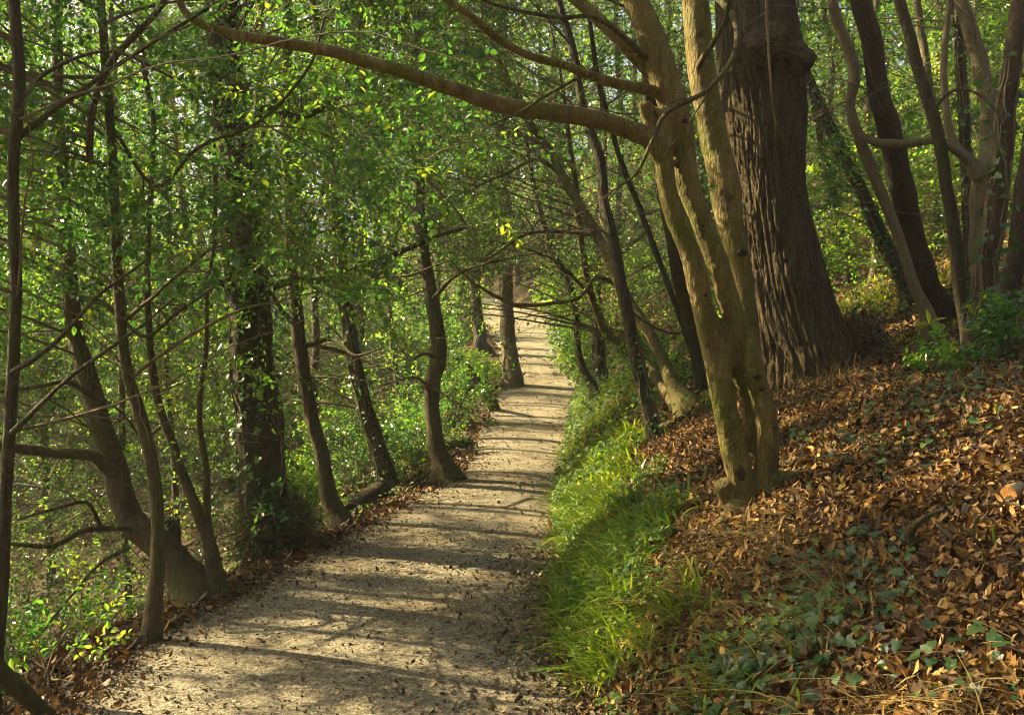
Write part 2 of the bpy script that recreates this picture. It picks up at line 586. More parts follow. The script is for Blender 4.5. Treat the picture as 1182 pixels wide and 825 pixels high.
def stem_curve(pts, d0=None, dtop=None, ext=0., top_r=.02, flare=.7, sink=True, flare_h=.16, wob=.35):
    """pts: (px,py,width px) from the base up; returns curve (n,4) xyz+r"""
    pts = np.asarray(pts, float)
    if d0 is None:
        d0 = ghit(pts[0, 0], pts[0, 1])
    if dtop is None:
        dtop = d0
    f = np.clip((pts[0, 1] - pts[:, 1]) / max(pts[0, 1] - pts[-1, 1], 1), 0, 1)
    d = d0 + (dtop - d0) * f
    P = np.column_stack([W(pts[:, 0], pts[:, 1], d), pts[:, 2] / 2 * d / F])
    if ext > 0:
        dirv = norm(P[-1, :3] - P[-3 if len(P) > 2 else -2, :3])
        q = P[-1].copy()
        r0 = q[3]
        k = max(3, int(ext / .8))
        for j in range(k):
            dirv = norm(dirv + np.array([0, 0, .12]) + rng.normal(size=3) * .10)
            q = q.copy()
            q[:3] += dirv * ext / k
            q[3] = r0 + (top_r - r0) * (j + 1) / k
            P = np.vstack([P, q])
    if sink:
        b = P[0].copy()
        b[:3] -= norm(P[1, :3] - P[0, :3]) * .1
        b[2] = min(b[2] - .18, float(gh(b[0], b[1])) - .15)
        P = np.vstack([b, P])
    L = np.linalg.norm(np.diff(P[:, :3], axis=0), axis=1).sum()
    C = crom(P, int(np.clip(L / .07, 12, 160)))
    C[:, 3] = np.maximum(C[:, 3], .003)
    if flare > 0:
        h = C[:, 2] - (P[1, 2] if sink else P[0, 2])
        C[:, 3] *= 1 + flare * np.exp(-np.maximum(h + .03, 0) / flare_h)
    n = len(C)
    C[:, :3] += C[:, 3:4] * wob * np.stack([fbm(np.column_stack([np.arange(n) * .22, np.full(n, 7. * k), np.full(n, P[0, 0] * 3)]), 2, k) for k in range(3)], -1)
    return C


def tube_into(mb, C, sides=14, rough=.14, scale=3., flare_lobes=0, mat=0):
    V, fc = tubes(C[:, :3], C[:, 3], sides)
    r = np.repeat(C[:, 3], sides)
    c = np.repeat(C[:, :3], sides, 0)
    loc = (V - c) / r[:, None] * 1.1
    k = 1 + rough * fbm(np.column_stack([loc[:, 0] + c[0, 0] * 7, loc[:, 1], loc[:, 2] + V[:, 2] * scale]), 4, 17)
    if flare_lobes:
        th = np.tile(np.linspace(0, 2 * np.pi, sides, endpoint=False), len(C))
        hh = c[:, 2] - C[1, 2]
        k = k * (1 + .28 * np.exp(-np.maximum(hh, 0) / .2) * np.cos(th * flare_lobes + C[0, 0] * 9))
    V = c + (V - c) * k[:, None]
    mb.add(V, fc, mat, .5, True)


def make_tree(name, label, bark, stems=(), branches=(), group=None, cat='tree', cb=0., sides=16, lobes=4, crown=True, rough=.14, curves=None):
    """stems: list of dict(pts,d0,dtop,ext..) ; the first is the main one. branches: list of [(px,py,w,d),..]"""
    T = Tree(name, label, cat, group)
    T.bark = bark
    T.cb = cb
    curves = curves or [stem_curve(**s) for s in stems]
    base = curves[0][2, :3]
    T.root = empty(name, (base[0], base[1], float(gh(base[0], base[1]))))
    bpy.context.view_layer.update()
    tag(T.root, label, cat, group)
    mb = MB()
    for C in curves:
        tube_into(mb, C, sides, rough, flare_lobes=lobes)
        if crown:
            T.sk.append(C)
    T.curves = curves
    T.trunk = mb.build('trunk', M[bark], T.root)
    for br in branches:
        P = np.array([[*W(b[0], b[1], b[3]), b[2] / 2 * b[3] / F] for b in br])
        C = crom(P, int(np.clip(np.linalg.norm(np.diff(P[:, :3], axis=0), axis=1).sum() / .05, 8, 120)))
        C[:, 3] = np.maximum(C[:, 3], .0015)
        n = len(C)
        C[:, :3] += C[:, 3:4] * .5 * np.stack([fbm(np.column_stack([np.arange(n) * .3, np.full(n, 3. * k), np.full(n, P[0, 0] * 5)]), 2, k) for k in range(3)], -1)
        bm = MB()
        tube_into(bm, C, 9, .12)
        twiglets(bm, C)
        bm.build('branch', M[bark], T.root)
        if crown:
            T.sk.append(C)
    if crown:
        TREES.append(T)
    return T


def twiglets(bm, C, per_m=3.2):
    """bare side shoots along a branch"""
    Lb = np.linalg.norm(np.diff(C[:, :3], axis=0), axis=1).sum()
    n = int(Lb * per_m)
    if n < 1:
        return
    k = rng.integers(len(C) // 6, len(C), n)
    tan = norm(np.gradient(C[:, :3], axis=0))[k]
    dv = norm(tan * .8 + rand_dir(n) * 1.0 + np.array([0, 0, -.1]))
    ln = rng.uniform(.15, .55, n)
    s = np.linspace(0, 1, 5)[None, :, None]
    P = C[k, None, :3] + dv[:, None] * ln[:, None, None] * s + rng.normal(size=(n, 5, 3)) * .018 * s + np.array([0, 0, -.06]) * s ** 2
    R = np.minimum(C[k, 3] * .4, .005)[:, None] * (1 - .75 * np.linspace(0, 1, 5)[None])
    V, fc = tubes(P, R, 4)
    bm.add(V, fc, 0, .5, True)


D = dict
HOLLY_BR = []
# --- left side of the path
L1 = make_tree('holly_tree', 'thin dark sapling trunk at the left edge rising straight up', 'bark_dark',
               [D(pts=[(-8, 850, 17), (2, 680, 15), (8, 560, 14), (13, 450, 14), (19, 320, 13), (15, 200, 13), (22, 100, 14), (17, 0, 12), (20, -120, 10)], d0=4.7, dtop=4.5, ext=1.5)],
               [[(20, 160, 9, 4.6), (60, 130, 7, 4.5), (100, 100, 6, 4.4), (160, 60, 5, 4.3), (240, 10, 4, 4.2)],
                [(14, 430, 8, 4.6), (60, 400, 6, 4.5), (110, 345, 4, 4.4), (170, 300, 3, 4.3)],
                [(14, 500, 8, 4.6), (45, 470, 6, 4.5), (75, 440, 5, 4.4), (130, 400, 4, 4.3), (165, 375, 3, 4.3), (200, 345, 2.5, 4.2)],
                [(20, 120, 7, 4.6), (60, 80, 5, 4.3), (130, 60, 4, 4.2), (200, 90, 3, 4.2)]])
L3 = make_tree('holly_tree', 'slender straight brown stem in front of the curved leaning trunk', 'bark_brown',
               [D(pts=[(174, 742, 17), (182, 650, 16), (179, 560, 15), (162, 480, 14), (146, 420, 13), (136, 320, 12), (131, 200, 11), (120, 60, 10), (110, -80, 9)], dtop=5.6, ext=1.6)],
               [[(140, 372, 6, 5.6), (175, 345, 5, 5.4), (190, 330, 4, 5.3), (240, 290, 3, 5.1)],
                [(131, 190, 6, 5.6), (105, 185, 8, 5.3), (108, 120, 8, 5.2), (130, 70, 8, 5.1), (180, 15, 7, 5), (215, -40, 6, 4.9)],
                [(131, 150, 5, 5.6), (180, 215, 4, 5.4), (230, 170, 4, 5.2), (300, 140, 4, 5), (355, 80, 3.5, 4.9), (375, 20, 3, 4.8)]])
L2 = make_tree('holly_tree', 'mossy curved trunk leaning out over the slope beside the slender stem', 'bark_brown',
               [D(pts=[(234, 692, 42), (216, 665, 36), (190, 632, 33), (152, 600, 31), (132, 545, 28), (117, 490, 25), (101, 430, 22), (86, 380, 19), (80, 300, 17), (70, 200, 14), (66, 60, 12)], dtop=7.2, ext=1.8)],
               [[(128, 545, 14, 6.7), (105, 526, 13, 6.6), (60, 522, 12, 6.5), (10, 516, 11, 6.4), (-60, 505, 9, 6.3)],
                [(153, 610, 8, 6.6), (120, 610, 7, 6.5), (95, 612, 7, 6.4), (60, 630, 6, 6.3), (5, 627, 5, 6.2)],
                [(118, 610, 5, 6.5), (100, 580, 4.5, 6.4), (70, 585, 4, 6.3), (20, 600, 3, 6.2)],
                [(104, 455, 7, 6.8), (75, 440, 6, 6.6), (40, 446, 5, 6.5), (-20, 455, 4, 6.4)],
                [(150, 632, 4, 6.6), (115, 650, 4, 6.5), (80, 690, 3, 6.4), (40, 740, 2.5, 6.3)],
                [(84, 345, 7, 6.9), (120, 350, 6, 6.8), (165, 388, 5, 6.6), (205, 360, 4, 6.5), (250, 330, 3, 6.4)]])
L4 = make_tree('holly_tree', 'forked young stem rising from the foot of the mossy leaning trunk', 'bark_brown',
               [D(pts=[(252, 690, 20), (243, 630, 15), (232, 600, 14), (216, 560, 12), (200, 515, 11), (185, 475, 9), (176, 420, 8), (170, 330, 7), (175, 200, 6)], dtop=6.9, ext=1.),
                D(pts=[(248, 655, 12), (240, 600, 9), (238, 540, 8), (230, 480, 6), (238, 400, 5), (240, 330, 4)], d0=6.75, dtop=6.6, ext=.8, sink=False, flare=0)],
               [[(190, 490, 4, 6.9), (165, 505, 3.5, 6.8), (145, 480, 3, 6.7), (120, 460, 2, 6.6)]])
L5 = make_tree('ivy_clad_tree', 'broad dark ivy clad trunk standing at the left edge of the path', 'bark_dark',
               [D(pts=[(314, 645, 62), (308, 600, 56), (303, 540, 52), (297, 470, 50), (290, 400, 48), (283, 310, 46), (275, 210, 42), (263, 100, 38), (256, 0, 34), (250, -120, 30)], dtop=8.5, ext=4, flare=.12)],
               [[(300, 345, 12, 8.3), (330, 325, 9, 8.1), (380, 322, 8, 7.9), (440, 300, 7, 7.8), (500, 275, 5, 7.7), (540, 262, 4, 7.6)],
                [(280, 215, 12, 8.4), (300, 130, 9, 8.2), (350, 135, 7, 8), (395, 110, 5, 7.8)],
                [(262, 330, 9, 8.3), (235, 320, 6, 8.1), (205, 330, 5, 8), (150, 290, 3, 7.9)]], cb=1, sides=30, lobes=5)
L6 = make_tree('woodland_tree', 'rough brown trunk leaning left between the ivy clad trunk and slim mossy trunk', 'bark_brown',
               [D(pts=[(392, 608, 22), (378, 570, 18), (370, 520, 17), (360, 480, 16), (350, 430, 16), (342, 360, 15), (335, 280, 14), (330, 150, 12)], dtop=9.6, ext=4)],
               [[(352, 400, 6, 9.4), (385, 392, 4, 9.2), (410, 410, 3, 9), (440, 402, 2, 8.9)], [(346, 380, 6, 9.4), (320, 350, 5, 9.2), (300, 300, 4, 9)]])
L7 = make_tree('woodland_tree', 'slim trunk mottled with moss and ivy, leaning left above a dark hollow', 'bark_brown',
               [D(pts=[(450, 572, 22), (444, 545, 19), (436, 515, 18), (425, 480, 17), (414, 445, 17), (405, 395, 16), (395, 335, 15), (388, 250, 14), (380, 120, 12)], dtop=11.6, ext=4)],
               [[(408, 410, 5, 11), (380, 402, 4, 10.8), (355, 398, 3, 10.6), (330, 410, 2, 10.4)], [(395, 340, 6, 11), (430, 320, 4, 10.8), (470, 318, 3, 10.6), (520, 300, 2, 10.4)]])
L8 = make_tree('woodland_tree', 'bent trunk with flared foot standing right on the left path edge', 'bark_brown',
               [D(pts=[(516, 556, 26), (509, 530, 20), (503, 500, 18), (498, 472, 18), (499, 440, 19), (506, 410, 19), (503, 370, 17), (495, 325, 16), (488, 280, 15), (482, 180, 14), (480, 60, 12)], dtop=11.8, ext=4, flare=.9)],
               [[(497, 452, 6, 11.3), (485, 438, 4, 11.1), (470, 436, 3, 11), (440, 445, 2, 10.9)],
                [(502, 412, 5, 11.3), (490, 408, 4, 11.2), (478, 414, 3, 11.1)],
                [(500, 345, 6, 11.4), (530, 315, 4, 11.2), (580, 300, 3, 11), (630, 290, 2, 10.8)]])
L9 = make_tree('woodland_tree', 'straight grey trunk standing at the far bend where the path climbs', 'bark_pale',
               [D(pts=[(593, 446, 22), (590, 425, 19), (587, 395, 17), (585, 350, 16), (583, 300, 16), (581, 230, 15), (580, 120, 13), (578, 0, 11)], dtop=21.4, ext=3, flare=.45)],
               cb=.5)
L10 = make_tree('ivy_clad_tree', 'distant ivy wrapped trunk with a wide foot left of the far path', 'bark_dark',
                [D(pts=[(562, 418, 20), (557, 400, 16), (552, 375, 14), (549, 340, 14), (547, 290, 13), (545, 200, 12), (540, 80, 10)], d0=25.5, dtop=26, ext=3, flare=.7)])
L11 = make_tree('dead_pole', 'short dead pole leaning left over the path edge before the far bend', 'bark_brown',
                [D(pts=[(573, 474, 12), (560, 452, 11), (548, 434, 10), (538, 424, 9), (524, 412, 4)], dtop=17, flare=.2)], crown=False, cat='dead pole')

# --- right side, mid distance
M1 = make_tree('slender_tree', 'tall thin blackish trunk slanting up from the green bank left of smooth tree', 'bark_dark',
               [D(pts=[(758, 508, 18), (750, 475, 15), (741, 435, 15), (731, 395, 15), (722, 350, 14), (714, 310, 14), (705, 265, 13), (697, 225, 12), (690, 180, 12), (680, 150, 11), (672, 120, 10), (662, 60, 9), (645, 0, 8)], dtop=10, ext=2)],
               [[(724, 355, 4, 9.8), (745, 372, 3, 9.7), (780, 385, 2.5, 9.6), (815, 372, 2, 9.6)]])
M2 = make_tree('slender_tree', 'tan curved trunk of the leaning pair behind the blackish trunk', 'bark_tan',
               [D(pts=[(792, 476, 24), (778, 447, 17), (765, 415, 14), (750, 385, 13), (735, 362, 13), (720, 335, 13), (703, 300, 12), (688, 270, 12), (668, 235, 11), (648, 200, 10), (630, 165, 10), (610, 140, 9), (590, 100, 8)], dtop=11.8, ext=2.),
                D(pts=[(786, 474, 16), (768, 450, 12), (750, 425, 11), (738, 400, 10), (728, 370, 9), (715, 325, 8)], d0=None, dtop=12, ext=1.5)],
               [[(718, 332, 7, 11.5), (690, 320, 5, 11.3), (668, 343, 5, 11.1), (640, 350, 4.5, 11), (600, 352, 4.5, 10.9), (572, 342, 4, 10.8), (545, 325, 3, 10.7), (520, 300, 2.5, 10.6)],
                [(650, 203, 6, 11.7), (620, 185, 4, 11.5), (585, 200, 3.5, 11.3), (550, 215, 3, 11.1)],
                [(690, 272, 5, 11.6), (650, 268, 4, 11.4), (610, 270, 3.5, 11.2), (560, 300, 3, 11)]])
M3 = make_tree('slender_tree', 'twisted tan stem joining a knotted elbow behind the far verge shrubs', 'bark_tan',
               [D(pts=[(742, 438, 12), (725, 408, 11), (712, 390, 13), (700, 385, 11), (690, 360, 10), (680, 330, 9), (672, 290, 8), (668, 240, 8)], dtop=14, ext=2)],
               [[(708, 386, 8, 13.8), (735, 398, 8, 13.6), (755, 400, 6, 13.5), (790, 380, 4, 13.3)], [(682, 340, 5, 13.8), (660, 318, 4, 13.6), (640, 300, 3, 13.5), (600, 285, 2.5, 13.2)]])
M4 = make_tree('slender_tree', 'bowed dark stem curving out over the right path edge in the distance', 'bark_dark',
               [D(pts=[(686, 450, 9), (676, 432, 8), (669, 410, 7.5), (666, 385, 7.5), (665, 360, 8), (658, 330, 9), (645, 305, 9), (632, 280, 8), (622, 240, 8)], d0=16, dtop=16.5, ext=2)],
               [[(664, 350, 4, 16), (690, 372, 3, 15.8), (720, 384, 2.5, 15.6)]])
M5 = make_tree('ivy_clad_tree', 'short dark trunk smothered in ivy behind the bowed dark stem', 'bark_dark',
               [D(pts=[(694, 446, 18), (692, 420, 15), (690, 395, 14), (688, 360, 12), (690, 310, 10), (692, 240, 9)], d0=17, dtop=17, ext=2)])
M6 = make_tree('slender_tree', 'upright brown trunk half hidden just left of the smooth forked tree', 'bark_brown',
               [D(pts=[(813, 442, 22), (804, 400, 18), (793, 350, 17), (782, 310, 16), (774, 270, 16), (768, 230, 16), (760, 170, 15), (748, 90, 13), (740, 0, 12)], d0=None, dtop=9.2, ext=3)])
M7 = make_tree('slender_tree', 'whip thin dark stem slanting across behind the long mossy limb', 'bark_dark',
               [D(pts=[(806, 425, 8), (790, 380, 7), (772, 330, 7), (755, 285, 7), (738, 240, 7), (722, 200, 6.5), (706, 150, 6), (690, 90, 6), (680, 20, 5)], d0=10.5, dtop=10.8, ext=2)])
# --- right side, near stems
R3 = make_tree('woodland_tree', 'stout reddish brown trunk with split bark right of the oak', 'bark_red',
               [D(pts=[(1088, 378, 36), (1076, 340, 31), (1062, 295, 29), (1050, 255, 28), (1040, 215, 28), (1028, 165, 27), (1018, 110, 25), (1008, 60, 24), (996, 0, 23), (985, -80, 21)], dtop=8.6, ext=4, flare=.25)],
               sides=20)
R4 = make_tree('slender_tree', 'thin straight dark stem right of the stout reddish trunk', 'bark_dark',
               [D(pts=[(1120, 410, 15), (1113, 360, 15), (1103, 290, 15), (1092, 215, 14), (1078, 140, 14), (1060, 80, 13), (1040, 10, 13), (1025, -60, 12)], dtop=7.6, ext=3)],
               [[(1075, 130, 4, 7.6), (1100, 105, 3.5, 7.5), (1130, 110, 3, 7.4), (1160, 140, 2.5, 7.3)]])
R5 = make_tree('slender_tree', 'pale sinuous stem with a snaking bend behind the stout reddish trunk', 'bark_pale',
               [D(pts=[(1072, 372, 13), (1058, 335, 12), (1042, 290, 12), (1022, 235, 12), (1003, 190, 13), (990, 155, 13), (982, 120, 10), (985, 90, 14), (980, 60, 13), (966, 25, 13), (955, -20, 12)], d0=9.2, dtop=9.6, ext=3)],
               [[(992, 158, 9, 9.3), (1015, 165, 11, 9.2), (1045, 167, 10, 9.2), (1085, 163, 9, 9.1), (1118, 186, 9, 9.2)]])
R6 = make_tree('woodland_tree', 'pale forked tree with grey patchy bark behind the right edge stems', 'bark_pale',
               [D(pts=[(1136, 380, 22), (1134, 320, 21), (1131, 260, 22), (1133, 215, 25), (1141, 180, 26), (1143, 140, 23), (1135, 90, 20), (1124, 50, 18), (1110, 0, 16)], d0=9.8, dtop=10, ext=4),
                D(pts=[(1130, 205, 16), (1118, 186, 13), (1100, 165, 10), (1092, 120, 9), (1090, 60, 8), (1095, 0, 7)], d0=9.8, dtop=9.9, ext=2, sink=False, flare=0)])
R7 = make_tree('woodland_tree', 'dark brown trunk rising along the right edge from an ivy covered base', 'bark_red',
               [D(pts=[(1126, 420, 34), (1131, 385, 30), (1138, 330, 26), (1146, 265, 24), (1154, 195, 23), (1160, 130, 21), (1168, 70, 20), (1178, 0, 20), (1186, -80, 18)], dtop=7.4, ext=4, flare=.3)], sides=20)
R8 = make_tree('woodland_tree', 'partly cropped brown trunk at the extreme right edge', 'bark_red',
               [D(pts=[(1160, 415, 28), (1163, 380, 24), (1170, 310, 22), (1180, 230, 20), (1192, 140, 19), (1205, 40, 17)], d0=7.7, dtop=7.9, ext=4, flare=.3)])
R9 = make_tree('ivy_clad_tree', 'dark ivy wrapped leaning trunk seen between the oak and pale stem', 'bark_dark',
               [D(pts=[(1056, 358, 20), (1045, 325, 17), (1030, 295, 16), (1012, 260, 15), (997, 225, 14), (980, 190, 14), (962, 155, 13), (945, 120, 12), (925, 70, 11)], d0=12, dtop=12.6, ext=4)])
R10 = make_tree('slender_tree', 'thin dark stem leaning left on the hillside just right of the oak', 'bark_dark',
                [D(pts=[(982, 326, 11), (975, 290, 9), (966, 245, 9), (955, 195, 8), (944, 145, 8), (930, 80, 7)], d0=None, dtop=14.5, ext=4)])
R11 = make_tree('slender_tree', 'slim grey trunk among the yellow green leaves left of the pale fork', 'bark_pale',
                [D(pts=[(1108, 330, 12), (1100, 260, 11), (1088, 190, 11), (1075, 110, 10), (1062, 30, 9), (1050, -60, 8)], d0=13, dtop=13.5, ext=3)])
R12 = make_tree('ivy_clad_tree', 'upright ivy green trunk between the thin dark stem and pale fork', 'bark_dark',
                [D(pts=[(1118, 340, 16), (1118, 290, 14), (1117, 220, 14), (1113, 150, 12), (1108, 60, 11)], d0=11.5, dtop=11.5, ext=4)])


# --- the smooth many-stemmed tree (voxel-fused stems)
def fused(curves, voxel, name):
    mb = MB()
    for C in curves:
        V, fc = tubes(C[:, :3], C[:, 3], 14)
        mb.add(V, fc)
        for e, s in ((C[0], 0), (C[-1], len(C) - 1)):
            ring = V[s * 14:(s + 1) * 14]
            vv = np.vstack([ring, e[None, :3]])
            k = np.arange(14)
            f = np.stack([k, (k + 1) % 14, np.full(14, 14)], -1)
            mb.add(vv, f if s else f[:, ::-1])
    o = mb.build(name, M['bark_smooth'])
    md = o.modifiers.new('r', 'REMESH')
    md.mode = 'VOXEL'
    md.voxel_size = voxel
    ms = o.modifiers.new('s', 'SMOOTH')
    ms.factor = .5
    ms.iterations = 4
    bpy.context.view_layer.update()
    ev = o.evaluated_get(bpy.context.evaluated_depsgraph_get())
    me = bpy.data.meshes.new_from_object(ev)
    bpy.data.objects.remove(o, do_unlink=True)
    n = len(me.vertices)
    co = np.empty(n * 3, np.float32)
    nn = np.empty(n * 3, np.float32)
    me.vertices.foreach_get('co', co)
    me.vertices.foreach_get('normal', nn)
    co, nn = co.reshape(-1, 3), nn.reshape(-1, 3)
    h = .008 * fbm(co * np.array([9, 9, 4.]), 4, 4) + .0025 * vnoise(co * np.array([60, 60, 30.]), 8)
    h -= .004 * np.maximum(0, vnoise(co * np.array([14, 14, 34.]), 12) - .45)
    me.vertices.foreach_set('co', (co + nn * h[:, None]).astype(np.float32).ravel())
    me.polygons.foreach_set('use_smooth', np.ones(len(me.polygons), bool))
    me.update()
    return me


dS = ghit(872, 578)


def sm(pts, **k):
    return stem_curve(pts, **{**dict(d0=dS, dtop=dS - .1, flare=0, sink=False, wob=.12), **k})


S_main = sm([(864, 612, 36), (873, 585, 33), (880, 558, 30), (886, 523, 29), (886, 495, 28), (882, 470, 28), (874, 440, 30), (866, 414, 32), (848, 365, 30), (832, 312, 27), (820, 281, 28), (808, 249, 28), (796, 218, 30), (790, 186, 30), (783, 140, 35), (772, 105, 38), (760, 65, 38), (746, 30, 36), (732, 0, 34), (722, -40, 30), (705, -90, 26)], ext=2.5)
S_left = sm([(858, 604, 30), (856, 562, 31), (847, 523, 35), (836, 470, 32), (829, 420, 33), (814, 365, 27), (803, 312, 28), (792, 281, 26), (780, 249, 27), (771, 218, 24), (767, 186, 26), (764, 155, 31), (768, 125, 28)], dtop=dS - .15)
S_right = sm([(872, 440, 20), (867, 400, 23), (862, 365, 26), (856, 312, 28), (849, 281, 31), (842, 249, 37), (838, 218, 41), (831, 186, 38), (820, 139, 36), (808, 60, 36), (802, 0, 36), (792, -50, 33), (780, -110, 28)], d0=dS + .14, dtop=dS + .28, ext=3)
for _c in (S_main, S_left, S_right):
    _c[:, 3] *= .9
S_link = sm([(864, 520, 20), (863, 485, 15), (858, 455, 14), (850, 430, 14), (840, 404, 20), (828, 380, 18), (814, 350, 12)], d0=dS + .06, dtop=dS - .05)
S_stub = sm([(862, 604, 30), (850, 592, 25), (841, 577, 22), (834, 556, 21)], dtop=dS - .12)
S_root = [np.array([[*W(862, 590, dS - .05), .06], [*W(850, 605, dS - .12), .045], [*W(838, 618, dS - .2), .03], [*W(824, 640, dS - .3), .018], [*W(815, 655, dS - .36), .008]]),
          np.array([[*W(878, 570, dS - .02), .075], [*W(900, 575, dS), .05], [*W(925, 578, dS + .05), .02]])]
for q in S_root:
    q[1:, 2] = gh(q[1:, 0], q[1:, 1]) + np.linspace(.05, .03, len(q) - 1)
S_root = [crom(q, 24) for q in S_root]
S_knob = np.array([[*W(757, 150, dS - .15), .05], [*W(748, 128, dS - .2), .045], [*W(742, 118, dS - .24), .03]])
S_branch = crom(np.array([[*W(p[0], p[1], p[3]), p[2] / 2 * p[3] / F] for p in
                          [(768, 175, 32, dS - .15), (745, 156, 24, dS - .2), (700, 141, 21, dS - .3), (650, 132, 21, dS - .4), (600, 125, 20, dS - .5), (560, 117, 19, dS - .55), (520, 102, 17, dS - .6), (470, 85, 16, dS - .7), (410, 68, 15, dS - .8),
                           (350, 54, 13, dS - .9), (300, 44, 12, dS - 1.0), (255, 35, 11, dS - 1.05), (222, 22, 9, dS - 1.1), (207, 2, 8, dS - 1.1), (204, -40, 7, dS - 1.15), (190, -110, 5, dS - 1.2)]]), 110)
nb = len(S_branch)
S_branch[:, :3] += .012 * np.stack([fbm(np.column_stack([np.arange(nb) * .12, np.full(nb, 3. * k), np.zeros(nb)]), 3, k) for k in range(3)], -1)
base = W(868, 580, dS)
SMT = Tree('smooth_bark_tree', 'smooth tan many stemmed tree with moss on the bank above the path')
SMT.bark = 'bark_smooth'
SMT.root = empty('smooth_bark_tree', (base[0], base[1], float(gh(base[0], base[1]))))
bpy.context.view_layer.update()
tag(SMT.root, SMT.label, 'tree')
me = fused([S_main, S_left, S_right, S_link, S_stub, S_knob, S_branch[:14]] + S_root, .011, 'trunk')
o = bpy.data.objects.new('trunk', me)
COL.objects.link(o)
o.parent = SMT.root
o.matrix_parent_inverse = SMT.root.matrix_world.inverted()


def smt_branch(C, mat='bark_smooth', sides=12):
    bm = MB()
    tube_into(bm, C, sides, .12)
    twiglets(bm, C, 2.2)
    return bm.build('branch', M[mat], SMT.root)


smt_branch(S_branch[6:], 'bark_tan', 14)
for br in ([(784, 118, 16, dS - .02), (768, 109, 15, dS - .05), (745, 103, 13, dS - .15), (715, 97, 12, dS - .3), (685, 88, 11, dS - .4), (650, 75, 10, dS - .5), (610, 64, 9, dS - .6), (575, 45, 9, dS - .7), (545, 20, 8, dS - .8), (515, -2, 8, dS - .85), (480, -40, 7, dS - .9)],
           [(772, 112, 20, dS), (758, 90, 21, dS - .02), (740, 70, 20, dS - .05), (715, 45, 17, dS - .1), (690, 22, 14, dS - .1), (660, -5, 13, dS - .1), (620, -40, 11, dS - .1)],
           [(806, 78, 8, dS + .2), (812, 66, 7, dS - .05), (824, 48, 6, dS - .4), (838, 20, 5, dS - .7), (845, -20, 5, dS - 1)],
           [(798, -30, 8, dS + .25), (825, -5, 7, dS - .1), (848, 25, 6.5, dS - .35), (846, 66, 6, dS - .5), (815, 105, 6, dS - .6), (770, 130, 6, dS - .7), (752, 165, 5, dS - .8), (735, 200, 3.5, dS - .8), (715, 215, 2.5, dS - .8)],
           [(752, 72, 8, dS - .02), (735, 58, 6, dS - .2), (690, 22, 5, dS - .4), (640, 20, 5, dS - .5), (580, 8, 4, dS - .6), (540, -8, 3, dS - .7)],
           [(690, 78, 5, dS - .4), (640, 105, 4, dS - .5), (600, 130, 3.2, dS - .6), (565, 145, 2.4, dS - .7)]):
    P = np.array([[*W(b[0], b[1], b[3]), b[2] / 2 * b[3] / F] for b in br])
    C = crom(P, 60)
    smt_branch(C, 'bark_brown' if br[1][2] < 14 else 'bark_smooth')
    SMT.sk.append(C)
SMT.sk += [S_main[-40:], S_right[-40:], S_branch[30:]]
SMT.curves = [S_main, S_left, S_right]
TREES.append(SMT)

# --- the oak
M['knot'] = bark_mat('knot_bark', (.02, .012, .005), (.07, .045, .018), None, 0, 30, .8)
for (C, py, off, kr) in ((S_main, 430, -.1, .022), (S_main, 446, .05, .018), (S_main, 500, .5, .013), (S_right, 292, .1, .03), (S_left, 345, .2, .013), (S_left, 505, -.2, .012), (S_main, 150, .3, .02), (S_main, 262, -.3, .012)):
    i = int(np.argmin(np.abs(proj(C[:, :3])[1] - py)))
    out = norm(np.array([off, -1., .05]))
    ctr = C[i, :3] + out * C[i, 3] * .98
    g1, g2 = np.linspace(0, np.pi, 10), np.linspace(0, 2 * np.pi, 19)
    A, B = np.meshgrid(g1, g2, indexing='ij')
    dv = np.stack([np.sin(A) * np.cos(B), np.cos(A) * .45, np.sin(A) * np.sin(B) * .75], -1).reshape(-1, 3)
    dv = dv * (1 + .3 * fbm(dv * 2 + py, 2, 3))[:, None]
    a = (np.arange(9) * 19)[:, None] + np.arange(18)[None]
    mb = MB()
    mb.add(ctr + dv * kr, np.stack([a, a + 19, a + 20, a + 1], -1).reshape(-1, 4), 0, .5, True)
    mb.build('knot', M['knot'], SMT.root)

OAK = Tree('oak_tree', 'massive dark oak with deeply furrowed bark on the bank')
OAK.bark = 'bark_oak'
dO = 9.0
oc = stem_curve([(940, 462, 128), (936, 440, 116), (928, 405, 104), (918, 370, 97), (910, 335, 92), (903, 300, 86), (896, 260, 80), (890, 220, 76), (886, 180, 80), (884, 140, 88), (880, 100, 92), (876, 60, 92), (872, 20, 88), (870, -30, 86), (864, -120, 82)],
                d0=dO, dtop=9.4, ext=5, top_r=.14, flare=.06, flare_h=.3, wob=.04)
OAK.root = empty('oak_tree', (oc[3, 0], oc[3, 1], float(gh(oc[3, 0], oc[3, 1]))))
bpy.context.view_layer.update()
tag(OAK.root, OAK.label, 'tree')
C = crom(oc, 700)
sd = 340
V, fc = tubes(C[:, :3], C[:, 3], sd)
c = np.repeat(C[:, :3], sd, 0)
th = np.tile(np.linspace(0, 2 * np.pi, sd, endpoint=False), len(C))
z = c[:, 2]
ln = np.repeat(np.linspace(0, 1, len(C)) * np.linalg.norm(np.diff(C[:, :3], axis=0), axis=1).sum(), sd)
w = fbm(np.column_stack([np.cos(th) * 2, np.sin(th) * 2, ln * 1.1]), 3, 31)
w2 = fbm(np.column_stack([np.cos(th) * 5, np.sin(th) * 5, ln * 3]), 2, 36)
tw = th + .028 * w + .022 * w2
q = np.column_stack([np.cos(tw) * 9.5, np.sin(tw) * 9.5, ln * 2.0])
rid = np.abs(vnoise(q, 33))
rid2 = np.abs(vnoise(q * np.array([1.7, 1.7, 3.2]), 34))
